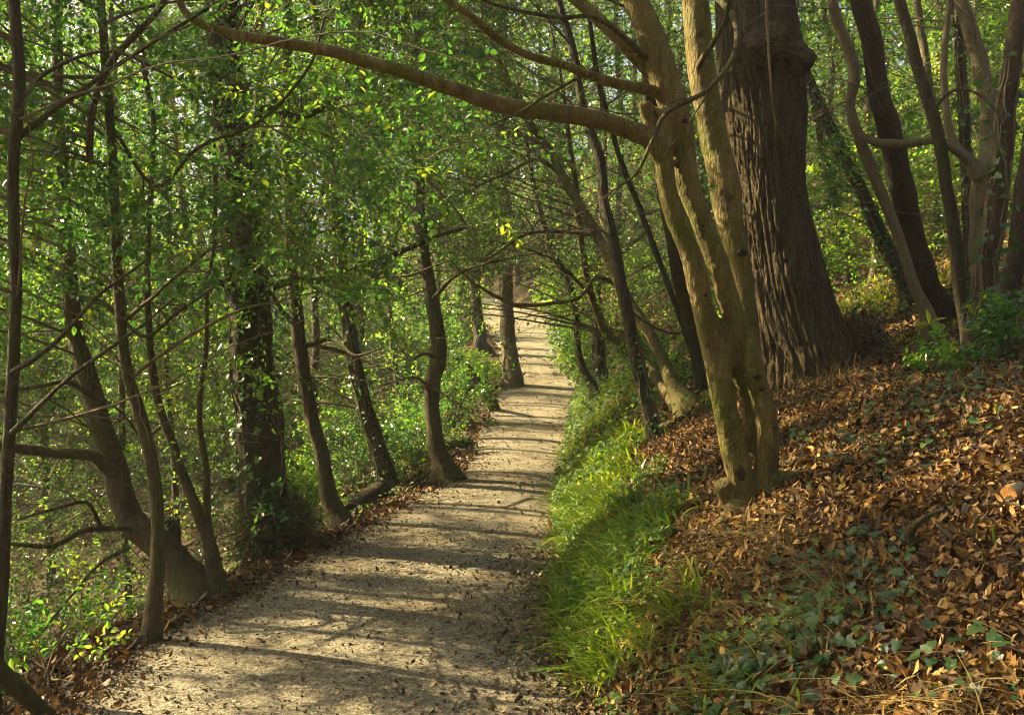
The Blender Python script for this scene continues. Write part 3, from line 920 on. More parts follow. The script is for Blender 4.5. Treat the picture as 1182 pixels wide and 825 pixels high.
h = .034 * (sstep(0, .26, rid) - .7) + .014 * (sstep(0, .25, rid2) - .6) + .012 * w + .007 * fbm(q * np.array([5, 5, 9]), 2, 35)
h += .04 * np.exp(-np.maximum(z - C[2, 2] - .2, 0) / .3) * np.cos(th * 4 + 1)
V = c + (V - c) * (1 + h / np.repeat(C[:, 3], sd))[:, None]
mb = MB()
mb.add(V, fc, 0, .5, True)
mb.build('trunk', M['bark_oak'], OAK.root)
# burr and epicormic shoots
for (bx, by, bd, br_) in ((918, 68, 8.95, .17), (885, 52, 8.8, .2)):
    mb = MB()
    ctr = W(bx, by, bd)
    g1 = np.linspace(0, np.pi, 40)
    g2 = np.linspace(0, 2 * np.pi, 60)
    A, B = np.meshgrid(g1, g2, indexing='ij')
    dv = np.stack([np.sin(A) * np.cos(B), np.sin(A) * np.sin(B), np.cos(A) * .8], -1).reshape(-1, 3)
    rr = br_ * (1 + .28 * fbm(dv * 2.2 + bx, 3, 3) + .12 * vnoise(dv * 9, 4))
    a = (np.arange(39) * 60)[:, None] + np.arange(59)[None]
    mb.add(ctr + dv * rr[:, None], np.stack([a, a + 60, a + 61, a + 1], -1).reshape(-1, 4), 0, .5, True)
    n = 11
    dv = norm(rand_dir(n) + np.array([-.1, -.8, .1]))
    ln_ = rng.uniform(.2, .6, n)
    s = np.linspace(0, 1, 6)[None, :, None]
    P = ctr + dv[:, None] * (br_ * .8 + ln_[:, None, None] * s) + np.cumsum(rng.normal(size=(n, 6, 3)) * .025, 1) * s + np.array([0, 0, .12]) * s ** 2 * ln_[:, None, None]
    V, fc = tubes(P, np.linspace(.0045, .001, 6)[None].repeat(n, 0), 4)
    mb.add(V, fc, 1, .5, True)
    mb.build('burr', [M['bark_oak'], M['twig']], OAK.root)
mb = MB()
P = crom(np.array([[*W(884, -10, 8.3), .012], [*W(887, 60, 8.3), .011], [*W(893, 130, 8.3), .009], [*W(897, 145, 8.3), .004]]), 20)
tube_into(mb, P, 7)
twiglets(mb, P, 5)
mb.build('dead_branch', M['deadwood'], OAK.root)
OAK.sk.append(oc[-70:])
OAK.curves = [oc]
TREES.append(OAK)

# --- background trees
BG = [(150, 13.5, 9, 'l'), (205, 15, 8, 'l'), (60, 17, 10, 'l'), (265, 19, 10, 'l'), (325, 15.5, 9, 'l'), (370, 17, 10, 'l'), (420, 21, 10, 'l'), (465, 19, 7, 'l'), (20, 23, 11, 'l'), (120, 25, 9, 'l'), (235, 27, 9, 'l'), (345, 29, 8, 'l'), (440, 30, 9, 'l'), (505, 27, 7, 'l'),
      (640, 33, 7, 'r'), (665, 25, 7, 'r'), (720, 20, 8, 'r'), (745, 26, 7, 'r'), (790, 17, 8, 'r'), (830, 22, 8, 'r'), (955, 19, 8, 'r'), (1010, 17, 10, 'r'), (1035, 22, 8, 'r'), (1085, 18, 9, 'r'), (1150, 16, 10, 'r'), (1185, 20, 10, 'r'), (990, 28, 9, 'r'), (1120, 27, 8, 'r'),
      (-90, 8, 16, 'o'), (-190, 10, 16, 'o'), (-330, 7.5, 16, 'o'), (-60, 12, 14, 'o'), (-260, 13, 16, 'o'), (-480, 10, 14, 'o'), (-620, 8, 14, 'o'), (-800, 6, 16, 'o'), (1290, 12, 16, 'o'), (1380, 9, 18, 'o')]
for (px, d, w, side) in BG:
    x = (px - CX) / F * d
    zb = float(gh(x, d))
    yb = CY + (CAMZ - zb) / d * F
    lean = rng.uniform(-.16, .02) if side != 'o' else rng.uniform(-.05, .05)
    top = -60
    ys_ = np.linspace(yb, top, 7)
    pts = [(px + lean * (yb - yy) + rng.normal() * 4 * (i > 0), yy, w * (1 - .35 * i / 6)) for i, yy in enumerate(ys_)]
    lab = {'l': 'thin trunk half lost in the leafy thicket on the slope below the path',
           'r': 'thin trunk half lost in the yellow green hillside thicket above the path',
           'o': 'unseen woodland tree added behind the viewer to block sky light'}[side]
    gr = {'l': 'thin trees in the thicket below the path', 'r': 'thin trees in the hillside thicket', 'o': 'woodland trees beyond the view'}[side]
    make_tree('thicket_tree', lab, 'bark_brown' if rng.random() < .6 else 'bark_pale', [D(pts=pts, d0=d, dtop=d * 1.03, ext=2.5 if d < 15 else 1.5)], group=gr, sides=9, lobes=3)


# unseen trees added behind the viewer to block sky light from there
for (x, y) in ((-3.2, -1.5), (-4.5, -6), (-3.4, -10), (2.6, -2.5), (3.4, -7), (1.6, -11), (6.5, -4), (6, 1.2), (-7, -2), (7.5, -9)):
    z = float(gh(x, y))
    l1, l2 = rng.normal(size=2) * .08
    cc = crom(np.array([[x + l1 * j, y + l2 * j, z - .3 + 1.25 * j, .15 * (1 - j / 9)] for j in range(8)]), 70)
    make_tree('thicket_tree', 'unseen woodland tree added behind the viewer to block sky light', 'bark_brown', curves=[cc], group='woodland trees beyond the view', sides=9, lobes=3)


def bare_twigs(T, n, lo, hi, toward, ln=(.8, 2.4)):
    """long thin leafless side shoots arching away from a trunk"""
    mb = MB()
    C = T.curves[0]
    for j in range(n):
        i = rng.integers(int(lo * len(C)), int(hi * len(C)))
        L = rng.uniform(*ln)
        dv = norm(np.array(toward) + rng.normal(size=3) * np.array([.6, .6, .3]))
        u = np.linspace(0, 1, 14)[:, None]
        c = C[i, :3] + dv * L * u + np.array([0, 0, rng.uniform(-.5, .25)]) * L * u ** 2 + np.cumsum(rng.normal(size=(14, 3)) * .018 * L, 0) * u
        r = rng.uniform(.004, .009) * (1 - .8 * u)
        B = np.column_stack([c, r])
        tube_into(mb, B, 5, .1)
        twiglets(mb, B, 5)
    mb.build('bare_sprays', M['twig'], T.root)


for T, n, lo, hi, tw in ((M1, 20, .3, .9, (-.8, -.2, .25)), (M2, 30, .35, .95, (-.9, -.3, .15)), (M3, 26, .3, .95, (-.9, -.3, .1)), (M4, 16, .4, .95, (-.8, 0, .2)), (M6, 16, .3, .8, (-.9, -.2, .2)), (M7, 8, .3, .9, (-.7, 0, .3)),
                         (L6, 10, .2, .6, (.8, -.2, .2)), (L7, 12, .2, .6, (.7, -.2, .15)), (L8, 18, .3, .7, (.8, -.2, .15)), (L2, 12, .2, .8, (-.7, -.3, .1)), (L3, 8, .3, .8, (.2, -.5, .2)), (L1, 8, .3, .9, (.8, 0, .3)),
                         (R3, 6, .3, .8, (-.5, -.5, .4)), (R5, 7, .2, .8, (.3, -.6, .3)), (R6, 8, .2, .7, (-.3, -.6, .3)), (R9, 8, .2, .8, (-.5, -.5, .2)), (R10, 8, .2, .8, (-.5, -.5, .2)), (R11, 8, .2, .8, (-.5, -.5, .2))):
    bare_twigs(T, n, lo, hi, tw)
#SECTION2
from mathutils.kdtree import KDTree

# ------------------------------------------------------------------ openings in the canopy towards the sun
LIT = [(690, 600, .5), (705, 560, .5), (725, 520, .55), (670, 640, .4), (650, 590, .3), (700, 660, .35), (760, 530, .4), (720, 700, .35), (730, 780, .3),
       (800, 620, .35), (830, 600, .3), (900, 610, .35), (950, 600, .3), (960, 510, .3), (1000, 480, .3), (920, 540, .3), (870, 650, .2), (1150, 610, .2), (1110, 520, .25),
       (450, 692, .32), (380, 704, .3), (520, 690, .25), (310, 720, .25), (480, 640, .22), (600, 600, .35), (460, 583, .5), (500, 572, .4), (600, 565, .35), (560, 655, .25), (420, 760, .25), (250, 790, .3), (500, 742, .22), (340, 800, .2), (560, 800, .2),
       (590, 535, .7), (610, 510, .9), (620, 480, .9), (620, 465, .8), (610, 420, 1.6), (620, 400, 1.6), (600, 395, 1.8), (620, 380, 2.), (590, 375, 2.), (643, 372, 1.6), (560, 395, 1.4),
       (1072, 372, .45), (1010, 330, 1.2), (960, 330, .6), (690, 480, .5), (680, 420, .9), (780, 560, .3), (320, 640, .3), (150, 720, .3), (420, 480, .8), (530, 470, .8)]
LT = []
for (a, b, r) in LIT:
    d = ghit(a, b)
    LT.append((W(a, b, d), r * (.5 if a < 610 and b > 600 else 1.)))
for i in range(70):
    y = rng.uniform(4.2, 11)
    x = rng.uniform(*[float(e) for e in path_edges(y)[:2]])
    LT.append((np.array([x, y, float(gh(x, y))]), rng.uniform(.04, .19)))
for i in range(26):
    y = rng.uniform(3.4, 9)
    x = float(path_edges(y)[1]) + rng.uniform(.2, .9 + .28 * y)
    LT.append((np.array([x, y, float(gh(x, y))]), rng.uniform(.06, .24)))
for q in (W(843, 540, 5.6), W(820, 450, 5.6), W(800, 330, 5.6), W(775, 220, 5.6), W(760, 60, 5.6), W(835, 200, 5.75), W(815, 100, 5.75), W(850, 280, 5.7), W(785, 130, 5.55), W(870, 460, 5.55), W(885, 540, 5.55), W(900, 300, 9), W(880, 150, 9), W(920, 400, 9)):
    LT.append((q, .3))
LT.append((W(590, 400, 21), .7))
LT.append((W(515, 500, 11.3), .35))
LT.append((W(745, 430, 10), .3))
for (y, r) in ((24, .5), (27, .6), (29, .7), (31, .9), (33, .9), (35, .9), (37, .8)):
    x = float(sum(path_edges(y)[:2]) / 2)
    LT.append((np.array([x, y, float(gh(x, y))]), r))
for q in (W(640, 130, 5.2), W(540, 110, 5.0), W(430, 75, 4.8)):
    LT.append((q, .3))
for (a, b, d, r) in ((60, 560, 12, 1.), (120, 650, 10, .8), (40, 640, 12, 1.), (200, 520, 12, .8), (140, 480, 14, 1.), (250, 450, 13, .7), (430, 430, 16, 1.2), (480, 400, 18, 1.2), (540, 380, 22, 1.3), (370, 470, 14, .9),
                     (300, 150, 9, .6), (420, 200, 12, .9), (560, 200, 15, 1.), (620, 230, 16, 1.2), (480, 100, 11, .7), (350, 60, 9, .6), (330, 260, 11, .7),
                     (1000, 150, 14, 1.), (1080, 100, 15, 1.), (930, 200, 14, .9), (1140, 60, 14, 1.), (1060, 250, 15, 1.), (980, 60, 13, .8), (720, 250, 15, 1.), (660, 180, 16, 1.)):
    LT.append((W(a, b, d), r * .8))


def lit_open(p, sc=1.):
    uv = sun_uv(p)
    op = np.zeros(len(p), bool)
    for T_, r in LT:
        op |= (np.hypot(*(uv - sun_uv(T_[None])[0]).T) < r * sc) & ((p - T_) @ SUN > .35)
    return op


def sun_open(p):
    uv = sun_uv(p)
    q = np.column_stack([uv / .55, np.zeros(len(p))])
    n = fbm(q, 3, 77)
    fine = vnoise(np.column_stack([uv / .2, np.ones(len(p))]), 78)
    op = n + .25 * fine > np.where(p[:, 1] > 12, .20, .13)
    for T_, r in LT:
        tuv = sun_uv(T_[None])[0]
        dd = np.hypot(*(uv - tuv).T) * (1 + .35 * n)
        op |= (dd < r * .95 + .08) & ((p - T_) @ SUN > .35)
    return op & (rng.random(len(p)) > .03)


PATH_POLY = [(60, 830), (700, 830), (655, 700), (655, 600), (648, 560), (675, 460), (648, 345), (548, 345), (556, 420), (572, 450), (530, 540), (345, 645)]
SM_POLY = [(738, -60), (860, -60), (868, 280), (905, 500), (905, 610), (825, 610), (745, 190)]
OAK_POLY = [(822, -60), (945, -60), (945, 330), (1010, 440), (880, 470), (850, 250)]
LB = np.array([(745, 156), (650, 132), (560, 117), (470, 85), (350, 54), (255, 35), (207, 0)], float)


def cull(px, py, d):
    n = len(px)
    r = rng.random(n)
    k = np.zeros(n, bool)
    k |= in_poly(px, py, PATH_POLY)
    k |= in_poly(px, py, SM_POLY) & (d < 6.4)
    k |= in_poly(px, py, OAK_POLY) & (d < 9.9)
    k |= (px > 690) & (px < 1500) & (py > -40) & (d < 10.4) & ~((px < 745) & (py < 100))
    k |= (px > 640) & (py > 330) & (d < 13)
    yb = np.interp(px, LB[::-1, 0], LB[::-1, 1])
    k |= (np.abs(py - yb) < 24) & (px > 200) & (px < 750) & (d < 5.6) & (r < .85)
    k |= (px < 350) & (py > 345) & (d < 8.4) & (r < .985)
    k |= (px > 258) & (px < 335) & (py > 300) & (d < 8.7) & (r < .96)
    k |= (px > 330) & (px < 575) & (py > 345) & (d < 12) & (r < .96)
    k |= (px > 482) & (px < 526) & (py > 300) & (d < 12.2) & (r < .95)
    k |= (px > 385) & (px < 450) & (py > 345) & (d < 12.2) & (r < .9)
    k |= (px > 566) & (px < 606) & (py > 305) & (d < 22)
    k |= (px > 480) & (px < 720) & (py > 260) & (py < 345) & (d < 13) & (r < .7)
    return k


SP = {k: [] for k in ('p', 'd', 's', 'n', 'L', 'sz')}


def zone(n, pxr, pyr, dr, spec, nl, size, length, mask=None, cl_s=.75, cl_t=-.1, docull=True, gaps=True, hmax=None):
    px = rng.uniform(*pxr, n)
    py = rng.uniform(*pyr, n)
    d = (rng.uniform(dr[0] ** 3, dr[1] ** 3, n)) ** (1 / 3)
    p = W(px, py, d)
    g = gh(p[:, 0], p[:, 1])
    k = p[:, 2] > g + .25
    if hmax is not None:
        k &= p[:, 2] < g + hmax
    k &= fbm(p / cl_s, 2, 55) > cl_t
    if mask is not None:
        k &= mask(px, py, d)
    if docull:
        k &= ~cull(px, py, d)
    k &= ~((px < 340) & (py > 470) & (d < 17) & (rng.random(n) < .72))
    if gaps:
        k &= ~sun_open(p)
    p, d = p[k], d[k]
    m = len(p)
    print('ZONE', n, m)
    sp = np.asarray(spec, float)
    # species in drifts, not salt and pepper
    q = np.clip(.5 + .9 * fbm(p / 1.8, 2, 91) + rng.normal(size=m) * .12, 0, .999)
    s = np.searchsorted(np.cumsum(sp) / sp.sum(), q) + 1
    SP['p'].append(p)
    SP['d'].append(d)
    SP['s'].append(np.minimum(s, 3))
    SP['n'].append(np.full(m, nl))
    SP['L'].append(length * rng.uniform(.7, 1.3, m))
    SP['sz'].append(np.full(m, size) * rng.uniform(.8, 1.2, m))


lowA = lambda px, py, d: py < np.interp(px, [-200, 0, 120, 330, 420, 520, 560], [500, 455, 400, 360, 350, 335, 330]) + 30 * np.sin(px * .05 + d)
zone(54000, (-220, 580), (-320, 540), (5.0, 15), (.66, .18, .16), 16, .048, .42, lowA, cl_t=-.16)
zone(36000, (-220, 500), (-200, 400), (4.9, 8.5), (.78, .22, 0), 16, .042, .36, lowA, cl_s=.6)
zone(26000, (-1000, -220), (-700, 380), (3.0, 15), (.8, .2, 0), 14, .065, .45)
zone(15000, (-220, 470), (-260, 420), (15, 27), (.3, .45, .25), 13, .085, .6, None, cl_t=-.1)
zone(9000, (-300, 700), (-900, -250), (5, 16), (.8, .2, 0), 14, .065, .45)
arch = lambda px, py, d: py < np.interp(px, [400, 480, 540, 600, 650, 690, 760, 830], [355, 350, 338, 325, 318, 320, 335, 335]) + 14 * np.sin(px * .09 + d * 2)
zone(24000, (395, 860), (-180, 365), (10.5, 24), (.27, .15, .58), 14, .052, .5, arch, cl_t=-.08)
zone(34000, (870, 1330), (-220, 350), (10.6, 24), (.34, .44, .22), 14, .064, .5, None, cl_t=-.05)
zone(1500, (700, 1300), (-700, -60), (6, 13), (.7, .3, 0), 14, .06, .45, cl_t=.05)
zone(1300, (20, 345), (330, 640), (5.8, 8.5), (.45, .55, 0), 12, .05, .35, None, docull=False)
zone(42000, (-200, 490), (330, 760), (8.5, 25), (.36, .28, .36), 14, .056, .5, None, cl_t=-.06, hmax=9)
zone(15000, (400, 562), (300, 420), (23, 36), (.3, .5, .2), 12, .09, .6, None, cl_t=-.2, hmax=3.5)
zone(8000, (640, 900), (300, 460), (13, 25), (.2, .6, .2), 12, .06, .5, None, cl_t=.0, hmax=3)

n = 15000  # unseen foliage added around those trees, darkening sides that face the camera
p = np.column_stack([rng.uniform(-10, 11, n), rng.uniform(-14, 3.2, n), rng.uniform(0, 1, n) ** .8 * 8 + 2.3])
k = (p[:, 2] > gh(p[:, 0], p[:, 1]) + 1.2) & (fbm(p / .9, 2, 55) > -.1) & (np.linalg.norm(p - [0, 0, 1.6], axis=1) > 1.6) & ~sun_open(p)
k &= (p[:, 1] < .2) | (p[:, 2] > CAMZ + p[:, 1] * .5 + .6)
p = p[k]
m = len(p)
for kk, vv in (('p', p), ('d', np.full(m, 12.)), ('s', rng.choice([1, 2], m, p=[.75, .25])), ('n', np.full(m, 14)), ('L', np.full(m, .5)), ('sz', np.full(m, .075))):
    SP[kk].append(vv)

S = {k: np.concatenate(v) for k, v in SP.items()}
NS = len(S['p'])
skp, ski = [], []
for i, T in enumerate(TREES):
    for C in T.sk:
        a = int(len(C) * .22) if len(C) > 40 else 2
        q = C[a::3, :3]
        skp.append(q)
        ski += [i] * len(q)
skp = np.concatenate(skp)
kd = KDTree(len(skp))
for i, q in enumerate(skp):
    kd.insert(q, i)
kd.balance()
own = np.zeros(NS, int)
dst = np.zeros(NS)
for i in range(NS):
    _, j, dd = kd.find(S['p'][i])
    own[i], dst[i] = ski[j], dd
hgt = S['p'][:, 2] - gh(S['p'][:, 0], S['p'][:, 1])
own[(hgt < 1.3) | (dst > 4.5)] = -1          # low growth belongs to the undergrowth


def spray_leaves(mb, p, t, L, sz, n, s, w_h=.52):
    far = ((p[:, 1] > 9) | (p[:, 1] < 2)).astype(int)
    for nl, fa in [(a, b) for a in np.unique(n) for b in (0, 1)]:
        k = np.nonzero((n == nl) & (far == fa))[0]
        m = len(k)
        if not m:
            continue
        j = np.arange(nl)
        fr = (j[None] + .3 + rng.random((m, nl)) * .6) / nl
        T_ = norm(t[k])
        a = norm(np.cross(T_, np.array([.05, .1, 1.])))
        b = np.cross(T_, a)
        ph = j[None] * 2.4 + rng.uniform(0, 6.3, (m, 1)) + rng.normal(size=(m, nl)) * .4
        rad = a[:, None] * np.cos(ph)[..., None] + b[:, None] * np.sin(ph)[..., None] * .6
        pos = p[k][:, None] + T_[:, None] * (fr * L[k][:, None])[..., None] + rad * .012
        fw = norm(T_[:, None] * .55 + rad * .9 + rng.normal(size=(m, nl, 3)) * .25 + np.array([0, 0, -.12]))
        up = norm(np.array([0, 0, 1.]) + rng.normal(size=(m, nl, 3)) * .55)
        ls = sz[k][:, None] * rng.uniform(.65, 1.25, (m, nl))
        va = np.clip(rng.random((m, 1)) * .45 + rng.random((m, nl)) * .6, 0, 1)
        leaves(mb, RHO_V if fa else HEX_V, RHO_F if fa else HEX_F, pos.reshape(-1, 3), fw.reshape(-1, 3), up.reshape(-1, 3), ls.ravel(), ls.ravel() * w_h * (1.25 if fa else 1) * rng.uniform(.8, 1.2, m * nl), rng.uniform(.1, .5, m * nl),
               rng.uniform(-.05, .35, m * nl), 0, np.repeat(s[k], nl), va.ravel())


CROWN_MATS = lambda bark: [M['twig'], M['holly'], M['lime'], M['grey']]


def build_crown(T, k):
    p, L, sz, n, s, d = (S[x][k] for x in ('p', 'L', 'sz', 'n', 's', 'd'))
    mb = MB()
    sk = np.concatenate([C[int(len(C) * .15):] for C in T.sk])
    nl = int(np.clip(len(p) / 20, 2, 70))
    pts = [sk[:, :3]]
    tg = p[rng.permutation(len(p))[:nl]]
    PP, RR = [], []
    for q in tg:
        dv = np.linalg.norm(sk[:, :3] - q, axis=1)
        hz = np.abs(sk[:, 2] - (q[2] - .3 * dv))
        a = sk[np.argmin(dv * .6 + hz)]
        ln = np.linalg.norm(q - a[:3])
        if ln < .15 or ln > 6:
            continue
        u = np.linspace(0, 1, 10)[:, None]
        mid = (a[:3] + q) / 2 + np.array([0, 0, .1]) * ln + rng.normal(size=3) * .09 * ln
        c = (1 - u) ** 2 * a[:3] + 2 * u * (1 - u) * mid + u ** 2 * q
        c = c + np.cumsum(rng.normal(size=(10, 3)) * .02 * ln, 0) * u * .6
        PP.append(c)
        r0 = min(a[3] * .55, .005 + .0045 * ln)
        RR.append(r0 + (.003 - r0) * u[:, 0])
        pts.append(c[3:])
    if PP:
        V, fc = tubes(np.array(PP), np.array(RR), 6)
        mb.add(V, fc, 0, .5, True)
    pts = np.concatenate(pts)
    kk = KDTree(len(pts))
    for i, q in enumerate(pts):
        kk.insert(q, i)
    kk.balance()
    near = np.array([kk.find(q)[0][:] for q in p])
    dv = p - near
    ln = np.linalg.norm(dv, axis=1)
    t = norm(norm(dv) * .8 + rand_dir(len(p)) * .6 * np.array([1, 1, .5]))
    end = p + t * L[:, None]
    u = np.linspace(0, 1, 5)[None, :, None]
    ok = ln < 2.5
    c = np.where(u < .5, near[:, None] * (1 - 2 * u) + p[:, None] * 2 * u, p[:, None] * (2 - 2 * u) + end[:, None] * (2 * u - 1))
    c = c + rng.normal(size=c.shape) * .02 * np.minimum(ln, 1)[:, None, None] * np.array([0, 1, 1, .6, .3])[None, :, None]
    r = np.array([1, .8, .6, .45, .25])[None] * np.clip(.0022 + .0016 * ln, .002, .006)[:, None] * np.clip(d / 9, .8, 1.5)[:, None]
    V, fc = tubes(c[ok], r[ok], 3)
    mb.add(V, fc, 0, .5, True)
    spray_leaves(mb, p, t, L, sz, n, s)
    mb.build('crown', CROWN_MATS(T.bark), T.root)


nleaf = 0
for i, T in enumerate(TREES):
    k = np.nonzero(own == i)[0]
    if len(k) < 3:
        continue
    nleaf += S['n'][k].sum()
    build_crown(T, k)

# undergrowth: what is left, as one mass on each side
for side, nm, lab in ((-1, 'undergrowth', None), (1, 'hillside_undergrowth', None)):
    k = np.nonzero((own < 0) & ((S['p'][:, 0] < path_edges(S['p'][:, 1])[0]) if side < 0 else (S['p'][:, 0] >= path_edges(S['p'][:, 1])[0])))[0]
    mb = MB()
    p = S['p'][k]
    t = norm(rand_dir(len(k)) * .8 + np.array([0, 0, .7]))
    b0 = p - t * .35
    c = np.stack([b0 + rng.normal(size=p.shape) * .02, p - t * .1, p + t * S['L'][k][:, None]], 1)
    V, fc = tubes(c, np.array([[.004, .003, .0012]]).repeat(len(k), 0), 3)
    mb.add(V, fc, 0, .5, True)
    spray_leaves(mb, p, t, S['L'][k], S['sz'][k], S['n'][k], S['s'][k])
    tag(mb.build(nm, CROWN_MATS(None)), kind='stuff')

# far woodland behind everything
n = 74000
px = rng.uniform(-800, 2000, n)
py = rng.uniform(-300, 430, n)
d = rng.uniform(27 ** 2, 62 ** 2, n) ** .5
p = W(px, py, d)
g = gh(p[:, 0], p[:, 1])
k = (p[:, 2] > g + .1) & (p[:, 2] < 21 + 4 * vnoise(p / 4, 3)) & (fbm(p / 3.0, 2, 66) > -.32) & ~in_poly(px, py, [(540, 460), (690, 460), (650, 352), (545, 352)])
xl_, xr_, zp_ = path_edges(p[:, 1])
k &= ~((p[:, 0] > xl_ - .4) & (p[:, 0] < xr_ + .4) & (p[:, 2] < zp_ + 3))
p = p[k]
p = p[~lit_open(p, 1.15)]
m = len(p)
mb = MB()
t = norm(rand_dir(m) + np.array([0, 0, .2]))
s = np.clip(np.floor(1.5 + 1.9 * fbm(p / 4, 2, 15) + rng.random(m) * 1.0), 1, 3).astype(int)
spray_leaves(mb, p, t, np.full(m, 1.1), np.full(m, .19), np.full(m, 14), s)
for i in range(70):
    x, y = rng.uniform(-30, 32), rng.uniform(30, 62)
    if abs(x - path_edges(y)[0]) < 3:
        continue
    z = float(gh(x, y))
    h_ = rng.uniform(6, 12)
    cc = np.array([[x + rng.normal() * .1 * j + .2 * j * rng.normal(), y, z - .3 + h_ * j / 6, .16 * (1 - j / 7)] for j in range(7)])
    tube_into(mb, crom(cc, 24), 7)
tag(mb.build('distant_woodland', CROWN_MATS(None)), kind='stuff')


# ------------------------------------------------------------------ ivy on trunks
def ivy_on(T, C, f0, f1, n, size, thick, mat='ivy', nm='ivy', droop=.4):
    k = rng.uniform(f0, f1, n) ** 1.0 * (len(C) - 1)
    i = np.clip(k.astype(int), 1, len(C) - 2)
    tan = norm(C[i + 1, :3] - C[i - 1, :3])
    a = norm(np.cross(tan, np.array([.1, 1., .1])))
    b = np.cross(tan, a)
    th = rng.uniform(0, 6.3, n)
    out = a * np.cos(th)[:, None] + b * np.sin(th)[:, None]
    dens = fbm(np.column_stack([np.cos(th), np.sin(th), k * .07]) * 1.3, 2, 41)
    kp = dens > rng.uniform(-.5, .35, n)
    i, out = i[kp], out[kp]
    m = kp.sum()
    pos = C[i, :3] + out * (C[i, 3] * 1.0 + rng.random(m) ** 1.6 * thick)[:, None] + np.array([0, 0, 1]) * rng.normal(size=(m, 1)) * .04
    fw = norm(np.array([0, 0, -1]) * droop + out * .7 + rand_dir(m) * .7)
    up = norm(out + np.array([0, 0, .6]) + rand_dir(m) * .4)
    mb = MB()
    sz = size * rng.uniform(.5, 1.25, m)
    leaves(mb, IVY_V, IVY_F, pos, fw, up, sz, sz * .95, rng.uniform(0, .25, m), rng.uniform(0, .3, m))
    ns = 10
    ph = rng.uniform(0, 6.3, ns)
    i0 = np.linspace(int(f0 * len(C)), int(f1 * len(C)) - 1, 26).astype(int)
    tan = norm(np.gradient(C[:, :3], axis=0))[i0]
    a = norm(np.cross(tan, np.array([.1, 1., .1])))
    b = np.cross(tan, a)
    wob = ph[:, None] + np.cumsum(rng.normal(size=(ns, 26)) * .22, 1)
    P = C[None, i0, :3] + (a[None] * np.cos(wob)[..., None] + b[None] * np.sin(wob)[..., None]) * (C[None, i0, 3:4] * 1.03)
    V, fc = tubes(P, np.full((ns, 26), .008), 5)
    mb.add(V, fc, 1, .5, True)
    return mb.build(nm, [M[mat], M['twig']], T.root)


ivy_on(L5, L5.curves[0], .04, .75, 3400, .055, .16)
ivy_on(L7, L7.curves[0], .02, .5, 900, .05, .05)
ivy_on(L9, L9.curves[0], .02, .16, 300, .06, .08)
ivy_on(L9, L9.curves[0], .42, .8, 1500, .08, .35)
ivy_on(L10, L10.curves[0], .1, .8, 1700, .08, .22, 'lime')
ivy_on(M5, M5.curves[0], .02, .8, 1200, .06, .14)
ivy_on(R9, R9.curves[0], .02, .6, 1300, .06, .06)
ivy_on(R12, R12.curves[0], .02, .7, 1200, .06, .07)
ivy_on(R7, R7.curves[0], .02, .35, 420, .065, .18)
ivy_on(M1, M1.curves[0], .02, .2, 160, .05, .05)

# shaggy shoots at the foot of the ivy-clad trunk
mb = MB()
n = 1500
ctr = W(316, 618, 8.3)
dv = norm(rand_dir(n) + np.array([0, -.25, 0]))
pos = ctr + dv * np.array([.27, .27, .24]) * rng.uniform(.7, 1.15, (n, 1))
t = norm(dv * .6 + rand_dir(n) * .7 + np.array([0, 0, .35]))
ok = pos[:, 2] > gh(pos[:, 0], pos[:, 1]) + .02
pos, t = pos[ok], t[ok]
m = len(pos)
c = np.stack([pos - t * .12, pos + rng.normal(size=pos.shape) * .015, pos + t * rng.uniform(.1, .25, (m, 1))], 1)
V, fc = tubes(c, np.array([[.0045, .0035, .0012]]).repeat(m, 0), 3)
mb.add(V, fc, 1, .5, True)
h_ = m // 3
spray_leaves(mb, pos[:h_], t[:h_], np.full(h_, .16), np.full(h_, .04), np.full(h_, 6), np.full(h_, 0), .4)
h_ = slice(m // 3, m * 2 // 3)
q_ = h_.stop - h_.start
spray_leaves(mb, pos[h_], t[h_], np.full(q_, .12), np.full(q_, .045), np.full(q_, 3), np.full(q_, 2), .4)
mb.build('basal_shoots', [M['ivy'], M['twig'], M['litter']], L5.root)

# small holly sprig on the smooth tree and leaves at the end of its long limb
mb = MB()
p0 = W(804, 222, 5.42)
t = norm(np.array([[-.6, -.5, .3], [.2, -.7, -.6], [-.2, -.8, .6], [.5, -.6, .2], [-.1, -.8, -.8]]))
spray_leaves(mb, np.repeat(p0[None], 5, 0), t, np.full(5, .08), np.full(5, .045), np.full(5, 8), np.full(5, 0))
V, fc = tubes(np.stack([np.repeat(p0[None] + np.array([[.02, .08, .02]]), 5, 0), p0 + t * .08], 1), np.full((5, 2), .002), 4)
mb.add(V, fc, 1, .5, True)
mb.build('sprig', [M['holly'], M['twig']], SMT.root)


